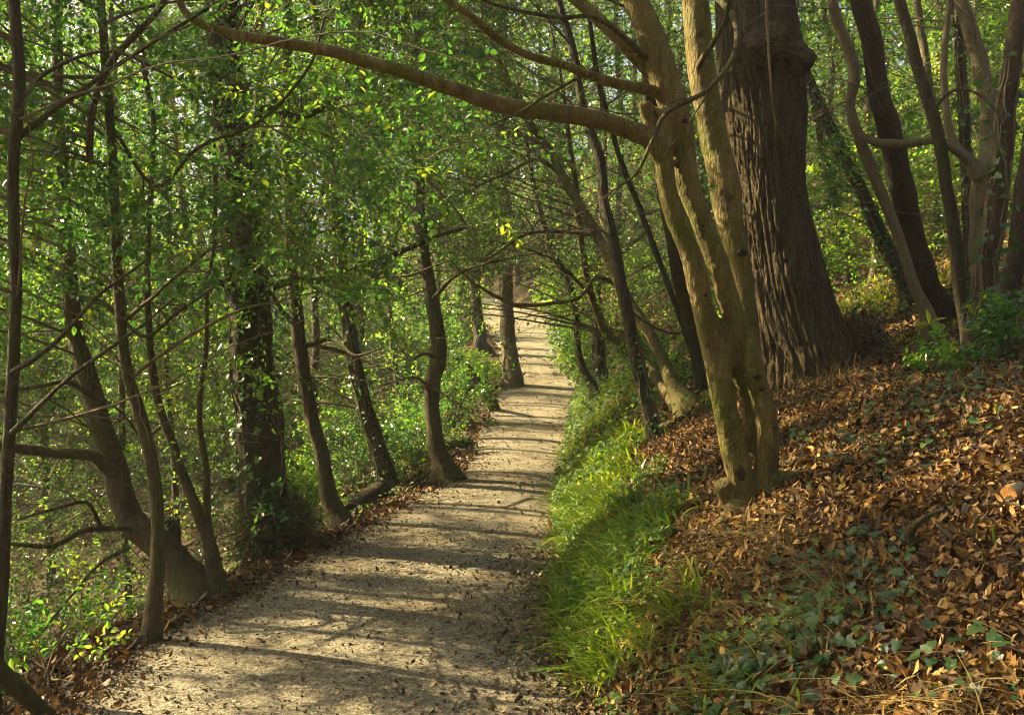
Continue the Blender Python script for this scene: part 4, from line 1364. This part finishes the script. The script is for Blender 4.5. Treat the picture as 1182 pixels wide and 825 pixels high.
# ------------------------------------------------------------------ shrubs
def shrub(name, px, py, d, rx, rz, ns, spec, size, label, group=None, nl=13, cat='shrub'):
    if d is None:
        d = ghit(px, py)
    x = (px - CX) / F * d
    z0 = float(gh(x, d))
    root = empty(name, (x, d, z0))
    bpy.context.view_layer.update()
    tag(root, label, cat, group)
    dv = rand_dir(ns)
    rad = rng.random((ns, 1)) ** .45
    p = np.array([x, d, z0]) + np.array([0, 0, rz * .55]) + dv * rad * np.array([rx, rx, rz * .6]) * (1 + .35 * fbm(dv * 1.7 + px, 2, 8))[:, None]
    ok = p[:, 2] > gh(p[:, 0], p[:, 1]) + .03
    p, dv = p[ok], dv[ok]
    ns = len(p)
    mb = MB()
    b = np.array([x, d, z0 - .05]) + rng.normal(size=(ns, 3)) * np.array([.12, .12, 0]) * rx
    u = np.linspace(0, 1, 5)[None, :, None]
    c = b[:, None] * (1 - u) + p[:, None] * u + np.array([0, 0, .15]) * rz * (u * (1 - u)) + rng.normal(size=(ns, 5, 3)) * .03 * u * (1 - u) * 4
    h_ = ns // 3
    V, fc = tubes(c[:h_], np.linspace(.008, .002, 5)[None].repeat(h_, 0), 4)
    mb.add(V, fc, 0, .5, True)
    mb.build('stems', M['twig'], root)
    mb = MB()
    t = norm(dv * .8 + rand_dir(ns) * .4 + np.array([0, 0, .35]))
    s = rng.choice([1, 2, 3], ns, p=np.array(spec) / sum(spec))
    spray_leaves(mb, p, t, np.full(ns, .22 * rx ** .3), np.full(ns, size), np.full(ns, nl), s)
    mb.build('foliage', CROWN_MATS(None), root)
    return root


shrub('shrub', 648, 384, 33, .75, 1.5, 300, (0, 1, 0), .10, 'glowing yellow green shrub beside the far end of the path')
shrub('shrub', 664, 408, 25, .8, 1.1, 260, (.4, .2, .4), .075, 'blue green bush hanging over the right verge below the yellow shrub')
shrub('shrub', 680, 432, 20, .6, .85, 240, (.3, .6, .1), .065, 'bright green bush on right verge between bowed stem and far bend')
shrub('shrub', 672, 420, 22.5, .7, .9, 220, (.3, .3, .4), .07, 'mid green bush squeezed between two brighter bushes on the right verge')
shrub('shrub', 542, 452, None, .7, .7, 260, (.2, .7, .1), .06, 'low yellow green bush at the foot of the straight grey trunk')
shrub('shrub', 524, 388, 29, 1.0, 1.3, 260, (.3, .5, .2), .09, 'pale green bush on the rise left of the distant ivy wrapped trunk')
shrub('shrub', 498, 402, 24, .9, 1.2, 260, (.4, .3, .3), .075, 'rounded green bush behind the bend, left of the distant pale bush')
shrub('shrub', 1086, 436, None, .16, .2, 40, (.4, .6, 0), .05, 'small patch of glossy green sprigs around the lime seedling')
shrub('shrub', 520, 470, 16, .8, 1.0, 260, (.5, .2, .3), .055, 'bushy green shrub behind the short dead pole')
shrub('shrub', 425, 520, 13, .8, .9, 260, (.3, .1, .6), .05, 'grey green bramble mound between the two slim left trunks')
shrub('shrub', 478, 505, 13.5, .6, .7, 220, (.4, .3, .3), .05, 'leafy shrub close behind the bent trunk with flared foot')
shrub('shrub', 340, 560, 10.5, .45, .9, 220, (.2, .8, 0), .05, 'yellow leaved shrub beside the base of the broad ivy clad trunk')
shrub('shrub', 60, 760, 5.0, .3, .35, 26, (.5, .5, 0), .04, 'little yellow green bush at the lower left edge of the slope')
shrub('shrub', 108, 690, 6.6, .4, .5, 34, (.6, .4, 0), .045, 'sparse green bush left of the slender straight stem')
shrub('shrub', 30, 660, 8.0, .7, .9, 200, (.4, .3, .3), .05, 'dull green bush low on the slope at the left edge')
shrub('shrub', 760, 470, 13, .45, .5, 160, (.4, .6, 0), .05, 'green leafy bush under the tan leaning pair of stems')
shrub('shrub', 1168, 440, 7.1, .3, .36, 80, (1, 0, 0), .055, 'dark holly shrub around the base of the right edge trunk')

# the bright seedling on the bank
d = ghit(1088, 425)
b0 = W(1088, 425, d)
root = empty('seedling', b0)
bpy.context.view_layer.update()
tag(root, 'bright lime seedling with broad pointed leaves on a bare thin stem', 'seedling')
top = W(1072, 374, d - .1)
mb = MB()
tube_into(mb, crom(np.array([[*(b0 - [0, 0, .05]), .006], [*((b0 + top) / 2 + [.015, 0, 0]), .005], [*top, .004]]), 16), 6)
mb.build('stem', M['bark_tan'], root)
for a, e, l_ in ((-.6, .7, .13), (2.8, .1, .13), (.4, .1, .12), (1.6, .8, .11), (-2.2, .3, .1), (3.6, -.2, .1), (.1, -.3, .09)):
    mb = MB()
    fw = np.array([[math.cos(a), -.5 + .3 * math.sin(a), e]])
    leaves(mb, LIT_V, (LIT_T, LIT_Q), top[None], fw, np.array([[.1, -.5, 1.]]), l_, l_ * .45, .25, .3, 0, 0, np.array([.9]))
    mb.build('leaf', M['lime'], root)


# ------------------------------------------------------------------ ground cover
def ground_pts(n, xf, yr, ypow=1.0):
    y = yr[0] + (yr[1] - yr[0]) * rng.random(n) ** ypow
    u = rng.random(n)
    lo, hi = xf(y)
    return lo + (hi - lo) * u, y


def litter(n, xf, yr, size, lift=.02, keep=None, tv=None, tfs=None, mb=None, varmul=1., tilt=.5, ypow=1.):
    x, y = ground_pts(n, xf, yr, ypow)
    if keep is not None:
        k = keep(x, y)
        x, y = x[k], y[k]
    m = len(x)
    N = gnormal(x, y)
    up = norm(N + rand_dir(m) * tilt * rng.uniform(.2, 1.5, (m, 1)))
    fw = rand_dir(m)
    fw = norm(fw - up * np.sum(fw * up, 1, keepdims=True))
    pos = np.column_stack([x, y, gh(x, y)]) + N * (lift * rng.random(m) ** 1.3)[:, None]
    L = size * rng.uniform(.55, 1.3, m)
    leaves(mb, tv, tfs, pos - fw * L[:, None] * .5 + up * .004, fw, up, L, L * rng.uniform(.25, .62, m), rng.uniform(-.2, .9, m), rng.uniform(-.9, 1.0, m), rng.uniform(-1.6, 1.6, m), 0, np.clip(rng.beta(1.25, 1.75, m) * varmul, 0, 1))


green_edge = lambda x, y: np.interp(y, [3, 5, 8, 14], [.34, .52, .6, .9]) + .14 * np.sin(y * 2.1) + .06 + .6 * fbm(np.column_stack([x, y, 0 * x]) / .42, 3, 14)


def litter_keep(x, y):
    s = x - path_edges(y)[1]
    g = s < green_edge(x, y)
    return ~(g & (y > 4.6) & (rng.random(len(x)) < .5)) & (rng.random(len(x)) < np.interp(s, [-.3, 0, .15, .5], [.25, .5, .5, 1]))


mb = MB()
rx = lambda y: (path_edges(y)[1] - .12, .56 * y + .9)
litter(46000, rx, (1.5, 5.0), .042, .045, litter_keep, LIT_V, (LIT_T, LIT_Q), mb, 1., .75)
litter(1500, rx, (1.5, 6.0), .065, .05, litter_keep, OAK_V, OAK_F, mb, 1.05)
litter(70000, rx, (5.0, 9.5), .045, .045, litter_keep, LIT_V, (LIT_T, LIT_Q), mb)
litter(30000, lambda y: (path_edges(y)[1] - .1, .58 * y + .8), (9.5, 17), .07, .04, litter_keep, HEX_V, HEX_F, mb)
litter(9000, lambda y: (path_edges(y)[1], .6 * y + .8), (17, 32), .12, .05, None, HEX_V, HEX_F, mb)
tag(mb.build('leaf_litter', M['litter']), kind='stuff')
mb = MB()
lx = lambda y: (-.56 * y - 1.0, path_edges(y)[0] + .12)
litter(9000, lambda y: (path_edges(y)[0] - .25, path_edges(y)[0] + .55 * np.random.default_rng(7).random(len(y)) ** 2.2), (3.3, 13), .036, .02, None, LIT_V, (LIT_T, LIT_Q), mb, .8)
litter(26000, lambda y: (path_edges(y)[0] - 2.6, path_edges(y)[0] + .1), (3.3, 13), .048, .04, None, LIT_V, (LIT_T, LIT_Q), mb, .75)
litter(9000, lx, (5, 14), .075, .03, None, HEX_V, HEX_F, mb, .7)
litter(9000, lx, (14, 30), .11, .04, None, HEX_V, HEX_F, mb, .75)
tag(mb.build('slope_litter', M['litter']), kind='stuff')

# leaves and stones lying on the path
mb = MB()
px_ = lambda y: (path_edges(y)[0] - .05, path_edges(y)[1] + .1)
pk = lambda x, y: rng.random(len(x)) < .35 + .65 * sstep(.55, .95, np.abs((x - sum(path_edges(y)[:2]) / 2) / ((path_edges(y)[1] - path_edges(y)[0]) / 2))) + .25 * fbm(np.column_stack([x, y, 0 * x]) / .8, 2, 6)
litter(46000, px_, (2.5, 9), .023, .012, pk, LIT_V, (LIT_T, LIT_Q), mb, .9, .35)
litter(1500, px_, (2.5, 9), .04, .015, pk, LIT_V, (LIT_T, LIT_Q), mb, 1, .4)
litter(9000, px_, (9, 26), .04, .02, pk, HEX_V, HEX_F, mb, 1, .35)
litter(6000, lambda y: (path_edges(y)[1] - 1.0 * np.random.default_rng(4).random(len(y)) ** 2, path_edges(y)[1] + .15), (2.5, 8), .04, .03, None, LIT_V, (LIT_T, LIT_Q), mb, 1.1, .6)
tag(mb.build('fallen_leaves', M['pathleaf']), kind='stuff')
mb = MB()
n = 9000
x, y = ground_pts(n, px_, (2.6, 12), 1.3)
r = rng.lognormal(-5.75, .4, n) * (1 + .06 * y)
oct_v = np.array([[1, 0, 0], [0, 1, 0], [-1, 0, 0], [0, -1, 0], [0, 0, .75], [.6, .6, .4], [-.6, .6, .4], [-.6, -.6, .4], [.6, -.6, .4]])
oct_f = np.array([[0, 5, 8], [0, 1, 5], [1, 6, 5], [1, 2, 6], [2, 7, 6], [2, 3, 7], [3, 8, 7], [3, 0, 8], [4, 8, 5], [4, 5, 6], [4, 6, 7], [4, 7, 8]])
th = rng.uniform(0, 6.3, n)
v = oct_v[None] * (1 + rng.normal(size=(n, 9, 3)) * .18)
vx = v[..., 0] * np.cos(th)[:, None] - v[..., 1] * np.sin(th)[:, None]
vy = (v[..., 0] * np.sin(th)[:, None] + v[..., 1] * np.cos(th)[:, None])
V = np.stack([vx * 1.25, vy, v[..., 2]], -1) * r[:, None, None] + np.column_stack([x, y, gh(x, y) + .012])[:, None]
mb.add(V, (oct_f[None] + (np.arange(n) * 9)[:, None, None]).reshape(-1, 3), 0, np.repeat(rng.random(n), 12), True)
tag(mb.build('gravel', M['pebble']), kind='stuff')

# grass and strap leaves on the bank
mb = MB()


def tufts(n, xf, yr, per, L, Wd, keep=None, spread=.05, varlo=0., varhi=1., ypow=1., downhill=.5):
    x, y = ground_pts(n, xf, yr, ypow)
    if keep is not None:
        k = keep(x, y)
        x, y = x[k], y[k]
    x = np.repeat(x, per) + rng.normal(size=len(x) * per) * spread
    y = np.repeat(y, per) + rng.normal(size=len(y) * per) * spread
    m = len(x)
    hd = norm(np.column_stack([rng.normal(size=m) - downhill, rng.normal(size=m) - .1, np.zeros(m)]))
    pos = np.column_stack([x, y, gh(x, y) - .01])
    sc = np.repeat(rng.uniform(.6, 1.25, m // per), per)
    blades(mb, pos, hd, rng.uniform(.1, .85, m), L * sc * rng.uniform(.6, 1.2, m), Wd * rng.uniform(.7, 1.3, m), rng.uniform(.3, 1.3, m), 0, rng.uniform(varlo, varhi, m) ** 1)


gk = lambda x, y: (x - path_edges(y)[1] < green_edge(x, y)) & (fbm(np.column_stack([x, y, 0 * x]) / .28, 2, 19) > -.12)
bx = lambda y: (path_edges(y)[1] - .02, path_edges(y)[1] + 1.15)
tufts(230, bx, (2.9, 5.0), 6, .27, .011, lambda x, y: gk(x, y) & (rng.random(len(x)) < .75), varhi=.97)
tufts(900, bx, (4.4, 7.5), 8, .27, .014, gk)
tufts(800, bx, (7.5, 11), 8, .26, .016, gk)
tufts(1000, bx, (11, 20), 7, .20, .014, gk)
tufts(50, lambda y: (path_edges(y)[1] + .7, path_edges(y)[1] + 2.6), (2.2, 8), 4, .16, .008, varhi=1.)
tufts(700, lambda y: (.30 * y, .44 * y + .3), (9.5, 18), 7, .2, .014, lambda x, y: fbm(np.column_stack([x, y, 0 * x]) / 1.1, 2, 23) > -.02, varlo=.3)
tufts(130, lambda y: (path_edges(y)[0] - 1.6, path_edges(y)[0] - .05), (5, 13), 6, .16, .008, lambda x, y: fbm(np.column_stack([x, y, 0 * x]) / .6, 2, 24) > .05, varlo=.2, downhill=.3)
tag(mb.build('bank_grass', M['grass']), kind='stuff')

# rounded herb leaves between the grass
mb = MB()


def herbs(n, xf, yr, size, keep=None, lift=.10, ypow=1., var=(0, 1), tv=IVY_V, tf=IVY_F):
    x, y = ground_pts(n, xf, yr, ypow)
    if keep is not None:
        k = keep(x, y)
        x, y = x[k], y[k]
    m = len(x)
    N = gnormal(x, y)
    up = norm(N * .7 + np.array([-.25, -.25, .5]) + rand_dir(m) * .6)
    fw = rand_dir(m)
    pos = np.column_stack([x, y, gh(x, y)]) + N * (.01 + lift * rng.random(m) ** 1.2)[:, None]
    sz = size * rng.uniform(.5, 1.3, m)
    leaves(mb, tv, tf, pos, norm(fw - up * np.sum(fw * up, 1, keepdims=True)), up, sz, sz * .9, rng.uniform(0, .3, m), rng.uniform(0, .4, m), 0, 0, rng.uniform(*var, m))


gk2 = lambda x, y: (x - path_edges(y)[1] < green_edge(x, y) + .05) & (fbm(np.column_stack([x, y, 0 * x]) / .33, 2, 29) > -.05)
herbs(1500, bx, (3.0, 5.2), .034, gk2)
herbs(11000, bx, (5, 9), .034, gk2, .13)
herbs(9000, lambda y: (path_edges(y)[1] - .03, path_edges(y)[1] + 1.6), (9, 20), .05, lambda x, y: fbm(np.column_stack([x, y, 0 * x]) / .5, 2, 29) > -.12, .2)
herbs(2200, lambda y: (path_edges(y)[0] - 2.2, path_edges(y)[0] - .1), (7, 14), .04, lambda x, y: fbm(np.column_stack([x, y, 0 * x]) / .6, 2, 30) > .1, .12)
herbs(7000, lambda y: (-.6 * y, path_edges(y)[0] - .3), (8, 24), .06, lambda x, y: fbm(np.column_stack([x, y, 0 * x]) / 1., 2, 32) > -.05, .3)
herbs(5000, lambda y: (.3 * y, .6 * y), (10, 24), .06, lambda x, y: fbm(np.column_stack([x, y, 0 * x]) / 1., 2, 32) > .05, .3)
tag(mb.build('bank_herbs', M['herb']), kind='stuff')

# dark ivy trailing over the litter
mb = MB()
for (px, py, n, sp) in ((905, 735, 60, .14), (945, 705, 50, .14), (875, 775, 60, .12), (985, 740, 40, .12), (975, 665, 30, .1), (1035, 700, 24, .1), (930, 790, 40, .12), (860, 810, 40, .1), (1010, 640, 14, .1),
                        (1060, 520, 60, .2), (1045, 480, 70, .25), (1095, 455, 110, .3), (1150, 430, 110, .3), (1120, 400, 80, .25), (1075, 440, 60, .2), (940, 505, 16, .1), (1000, 530, 20, .15),
                        (690, 600, 90, .2), (780, 575, 90, .14), (705, 640, 60, .12), (1160, 800, 26, .1), (1030, 790, 20, .1), (660, 560, 90, .25), (980, 440, 40, .3)):
    d = ghit(px, py)
    c = W(px, py, d)
    nv = max(3, n // 9)
    st = np.cumsum(np.concatenate([rng.normal(size=(nv, 1, 2)) * sp * .7, np.repeat(rng.normal(size=(nv, 1, 2)), 13, 1) * sp * .12 + rng.normal(size=(nv, 13, 2)) * .012], 1), 1)
    vx, vy = c[0] + st[..., 0], c[1] + st[..., 1]
    V, fc = tubes(np.stack([vx, vy, gh(vx, vy) + .03 + .012 * rng.normal(size=vx.shape)], -1), np.full(vx.shape, .0022), 4)
    mb.add(V, fc, 1, .5, True)
    x = c[0] + rng.normal(size=n) * sp
    y = c[1] + rng.normal(size=n) * sp * 1.2
    N = gnormal(x, y)
    up = norm(N + np.array([-.1, -.35, .3]) + rand_dir(n) * .4)
    fw = rand_dir(n)
    pos = np.column_stack([x, y, gh(x, y)]) + N * (.03 + .06 * rng.random(n))[:, None]
    sz = .04 * rng.uniform(.45, 1.3, n)
    leaves(mb, IVY_V, IVY_F, pos, norm(fw - up * np.sum(fw * up, 1, keepdims=True)), up, sz, sz, rng.uniform(0, .25, n), rng.uniform(0, .3, n))
tag(mb.build('ground_ivy', [M['ivy'], M['twig']]), kind='stuff')

# dry stalks hanging down the near bank face
mb = MB()
tufts(330, lambda y: (path_edges(y)[1] + .12, path_edges(y)[1] + 1.0), (2.3, 5.2), 7, .26, .006, lambda x, y: fbm(np.column_stack([x, y, 0 * x]) / .4, 2, 39) > -.1, downhill=1.6)
tufts(200, lambda y: (.27 * y, .36 * y), (8, 11), 6, .3, .008, downhill=.2)
tag(mb.build('dry_stalks', M['straw']), kind='stuff')


def sticks(n, xf, yr, name, ln=(.1, .5), r=.004):
    mb = MB()
    x, y = ground_pts(n, xf, yr)
    th = rng.uniform(0, 6.3, n)
    L = rng.uniform(*ln, n)
    u = np.linspace(-.5, .5, 6)[None]
    X = x[:, None] + np.cos(th)[:, None] * L[:, None] * u + rng.normal(size=(n, 6)) * .01
    Y = y[:, None] + np.sin(th)[:, None] * L[:, None] * u + rng.normal(size=(n, 6)) * .01
    Z = gh(X, Y) + .015 + rng.random((n, 6)) * .025
    V, fc = tubes(np.stack([X, Y, Z], -1), (r * rng.uniform(.4, 1.6, (n, 1))) * np.linspace(1, .5, 6)[None], 5)
    mb.add(V, fc, 0, .5, True)
    return tag(mb.build(name, M['twig']), kind='stuff')


sticks(420, lambda y: (path_edges(y)[1] + .1, .55 * y + .8), (2, 12), 'fallen_twigs')
sticks(260, lambda y: (path_edges(y)[0] - 2.4, path_edges(y)[0] + .1), (3.5, 13), 'slope_twigs')


# ------------------------------------------------------------------ logs, stumps, stones
M['sawn'] = bark_mat('sawn_wood', (.14, .055, .012), (.30, .135, .03), None, 0, 40, .2)


def log(name, pts, label, cat, mat='deadwood', sides=14):
    P = np.array([[*W(a, b, d), w / 2 * d / F] for (a, b, w, d) in pts])
    C = crom(P, 30)
    mb = MB()
    V, fc = tubes(C[:, :3], C[:, 3], sides)
    k = 1 + .12 * fbm(V * np.array([14, 14, 14]), 3, 17)
    c = np.repeat(C[:, :3], sides, 0)
    V = c + (V - c) * k[:, None]
    mb.add(V, fc, 0, .5, True)
    for e in (0, len(C) - 1):
        ring = V[e * sides:(e + 1) * sides]
        j = np.arange(sides)
        mb.add(np.vstack([ring, C[e:e + 1, :3]]), np.stack([j, (j + 1) % sides, np.full(sides, sides)], -1), 1, .5)
    o = mb.build(name, [M[mat], M['sawn' if name == 'cut_log' else mat]])
    return tag(o, label, cat)


dl = ghit(1120, 585)
log('cut_branch', [(1058, 606, 12, ghit(1058, 604)), (1120, 582, 13, ghit(1120, 582)), (1165, 566, 14, ghit(1165, 566))], 'thin pale branch lying on the leaves near the right edge', 'branch')
dq = ghit(1175, 585)
log('cut_log', [(1164, 571, 20, dq), (1178, 566, 22, dq + .05), (1215, 556, 22, dq + .2)], 'short sawn log with an orange cut end at the right edge', 'log')
ds = ghit(1055, 645)
log('leaning_stick', [(1057, 636, 12, ds), (1050, 615, 12, ds - .02), (1064, 600, 8, ds - .05), (1088, 588, 4, ds - .02)], 'crooked brown stick poking out of the leaf litter', 'stick', 'bark_brown')
log('fallen_log', [(-20, 752, 20, 4.25), (0, 775, 21, 4.3), (45, 818, 19, 4.45), (70, 850, 18, 4.5)], 'smooth fallen pole slanting across the bottom left corner', 'log', 'bark_brown')
log('rotting_log', [(405, 592, 22, 10.0), (420, 578, 24, 10.4), (440, 565, 22, 10.8)], 'rotting brown log lying at the foot of the slim mossy trunk', 'log', 'bark_red')
log('rotting_stump', [(193, 640, 30, 7.9), (195, 612, 26, 7.9), (196, 598, 20, 7.9)], 'short dark stump behind the mossy leaning trunk', 'stump', 'bark_dark')
# mossy stump beside the path
d = ghit(524, 516)
ctr = W(524, 512, d)
g1, g2 = np.linspace(0, np.pi, 24), np.linspace(0, 2 * np.pi, 36)
A, B = np.meshgrid(g1, g2, indexing='ij')
dv = np.stack([np.sin(A) * np.cos(B), np.sin(A) * np.sin(B), np.cos(A)], -1).reshape(-1, 3)
rr = 1 + .3 * fbm(dv * 1.8, 3, 13)
a = (np.arange(23) * 36)[:, None] + np.arange(35)[None]
mb = MB()
mb.add(ctr + dv * rr[:, None] * np.array([.26, .3, .12]), np.stack([a, a + 36, a + 37, a + 1], -1).reshape(-1, 4), 0, .5, True)
M['moss'] = bark_mat('moss', (.02, .03, .008), (.08, .10, .02), None, 0, 20, 1.)
tag(mb.build('mossy_boulder', M['moss']), 'low moss covered boulder on the path edge behind bent trunk', 'boulder')

# ------------------------------------------------------------------ air
m, hnt, hout = new_mat('haze_air')
pv = hnt.nodes.new("ShaderNodeVolumePrincipled")
pv.inputs["Color"].default_value = (.95, .96, .98, 1)
pv.inputs["Density"].default_value = HAZE
pv.inputs["Anisotropy"].default_value = .2
hnt.links.new(pv.outputs[0], hout.inputs["Volume"])
x0, x1, y0, y1, z0, z1 = -85, 85, -40, 85, -24, 50
bv = np.array([(x, y, z) for x in (x0, x1) for y in (y0, y1) for z in (z0, z1)], float)
if HAZE > 0:
    mb = MB()
    mb.add(bv, np.array([[0, 1, 3, 2], [4, 6, 7, 5], [0, 4, 5, 1], [2, 3, 7, 6], [0, 2, 6, 4], [1, 5, 7, 3]]))
    tag(mb.build('haze', m), kind='stuff')

# dry bracken and twigs heaped against the oak
mb = MB()
n = 900
d0 = 9.1
c0 = W(985, 392, d0)
x = c0[0] + rng.normal(size=n) * .16
y = d0 + .05 + rng.normal(size=n) * .18
z = gh(x, y) + rng.random(n) ** 1.4 * .5 * np.exp(-((x - c0[0]) / .3) ** 2)
p = np.column_stack([x, y, z])
t = norm(rand_dir(n) + np.array([.2, -.3, -.1]))
L_ = rng.uniform(.12, .4, n)
u = np.linspace(-.5, .5, 5)[None, :, None]
V, fc = tubes(p[:, None] + t[:, None] * L_[:, None, None] * u + rng.normal(size=(n, 5, 3)) * .012, np.full((n, 5), .0028), 3)
mb.add(V, fc, 0, .5, True)
leaves(mb, LIT_V, (LIT_T, LIT_Q), p, rand_dir(n), rand_dir(n), .06 * rng.uniform(.5, 1.2, n), .025, .4, .5, .5, 1, rng.beta(1.1, 2.2, n))
tag(mb.build('bracken_heap', [M['twig'], M['litter']]), 'heap of dry brown bracken and twigs against the right foot of the oak', 'bracken')

# ------------------------------------------------------------------ light, sky, camera
w = bpy.data.worlds.new("World")
scene.world = w
w.use_nodes = True
nt = w.node_tree
bg = nt.nodes["Background"]
sky = nt.nodes.new("ShaderNodeTexSky")
sky.sky_type = 'NISHITA'
sky.sun_disc = False
sky.sun_elevation = SUN_EL
sky.sun_rotation = math.atan2(SAZ[0], SAZ[1])
sky.air_density = .7
sky.dust_density = 8.0
sky.ozone_density = .3
nt.links.new(sky.outputs[0], bg.inputs[0])
bg.inputs[1].default_value = .062

sl = bpy.data.lights.new("sun", 'SUN')
sl.energy = 5.0
sl.angle = math.radians(.55)
sl.color = (1.0, .83, .47)
so = bpy.data.objects.new("sun", sl)
COL.objects.link(so)
so.rotation_euler = Vector([-float(c) for c in SUN]).to_track_quat('-Z', 'Y').to_euler()
so.location = [float(c) * 40 for c in SUN]

cd = bpy.data.cameras.new("camera")
cd.sensor_width = 36
cd.lens = 36 * F / 1182
cd.clip_start = .05
cd.clip_end = 500
co = bpy.data.objects.new("camera", cd)
COL.objects.link(co)
co.location = (0, 0, CAMZ)
co.rotation_euler = (math.radians(90), 0, 0)
scene.camera = co

scene.view_settings.view_transform = 'Standard'
scene.view_settings.look = 'None'
scene.view_settings.gamma = 1
scene.view_settings.exposure = 2.65
scene.view_settings.use_curve_mapping = False
cy = scene.cycles
cy.max_bounces = 7
cy.diffuse_bounces = 4
cy.glossy_bounces = 2
cy.transmission_bounces = 4
cy.volume_bounces = 0
cy.use_denoising = True
cy.filter_width = 1.05
cy.sample_clamp_indirect = 6
cy.caustics_reflective = False
cy.caustics_refractive = False
print("SPRAYS", NS, "LEAVES", nleaf, "VERTS", sum(len(o.data.vertices) for o in scene.objects if o.type == 'MESH'))
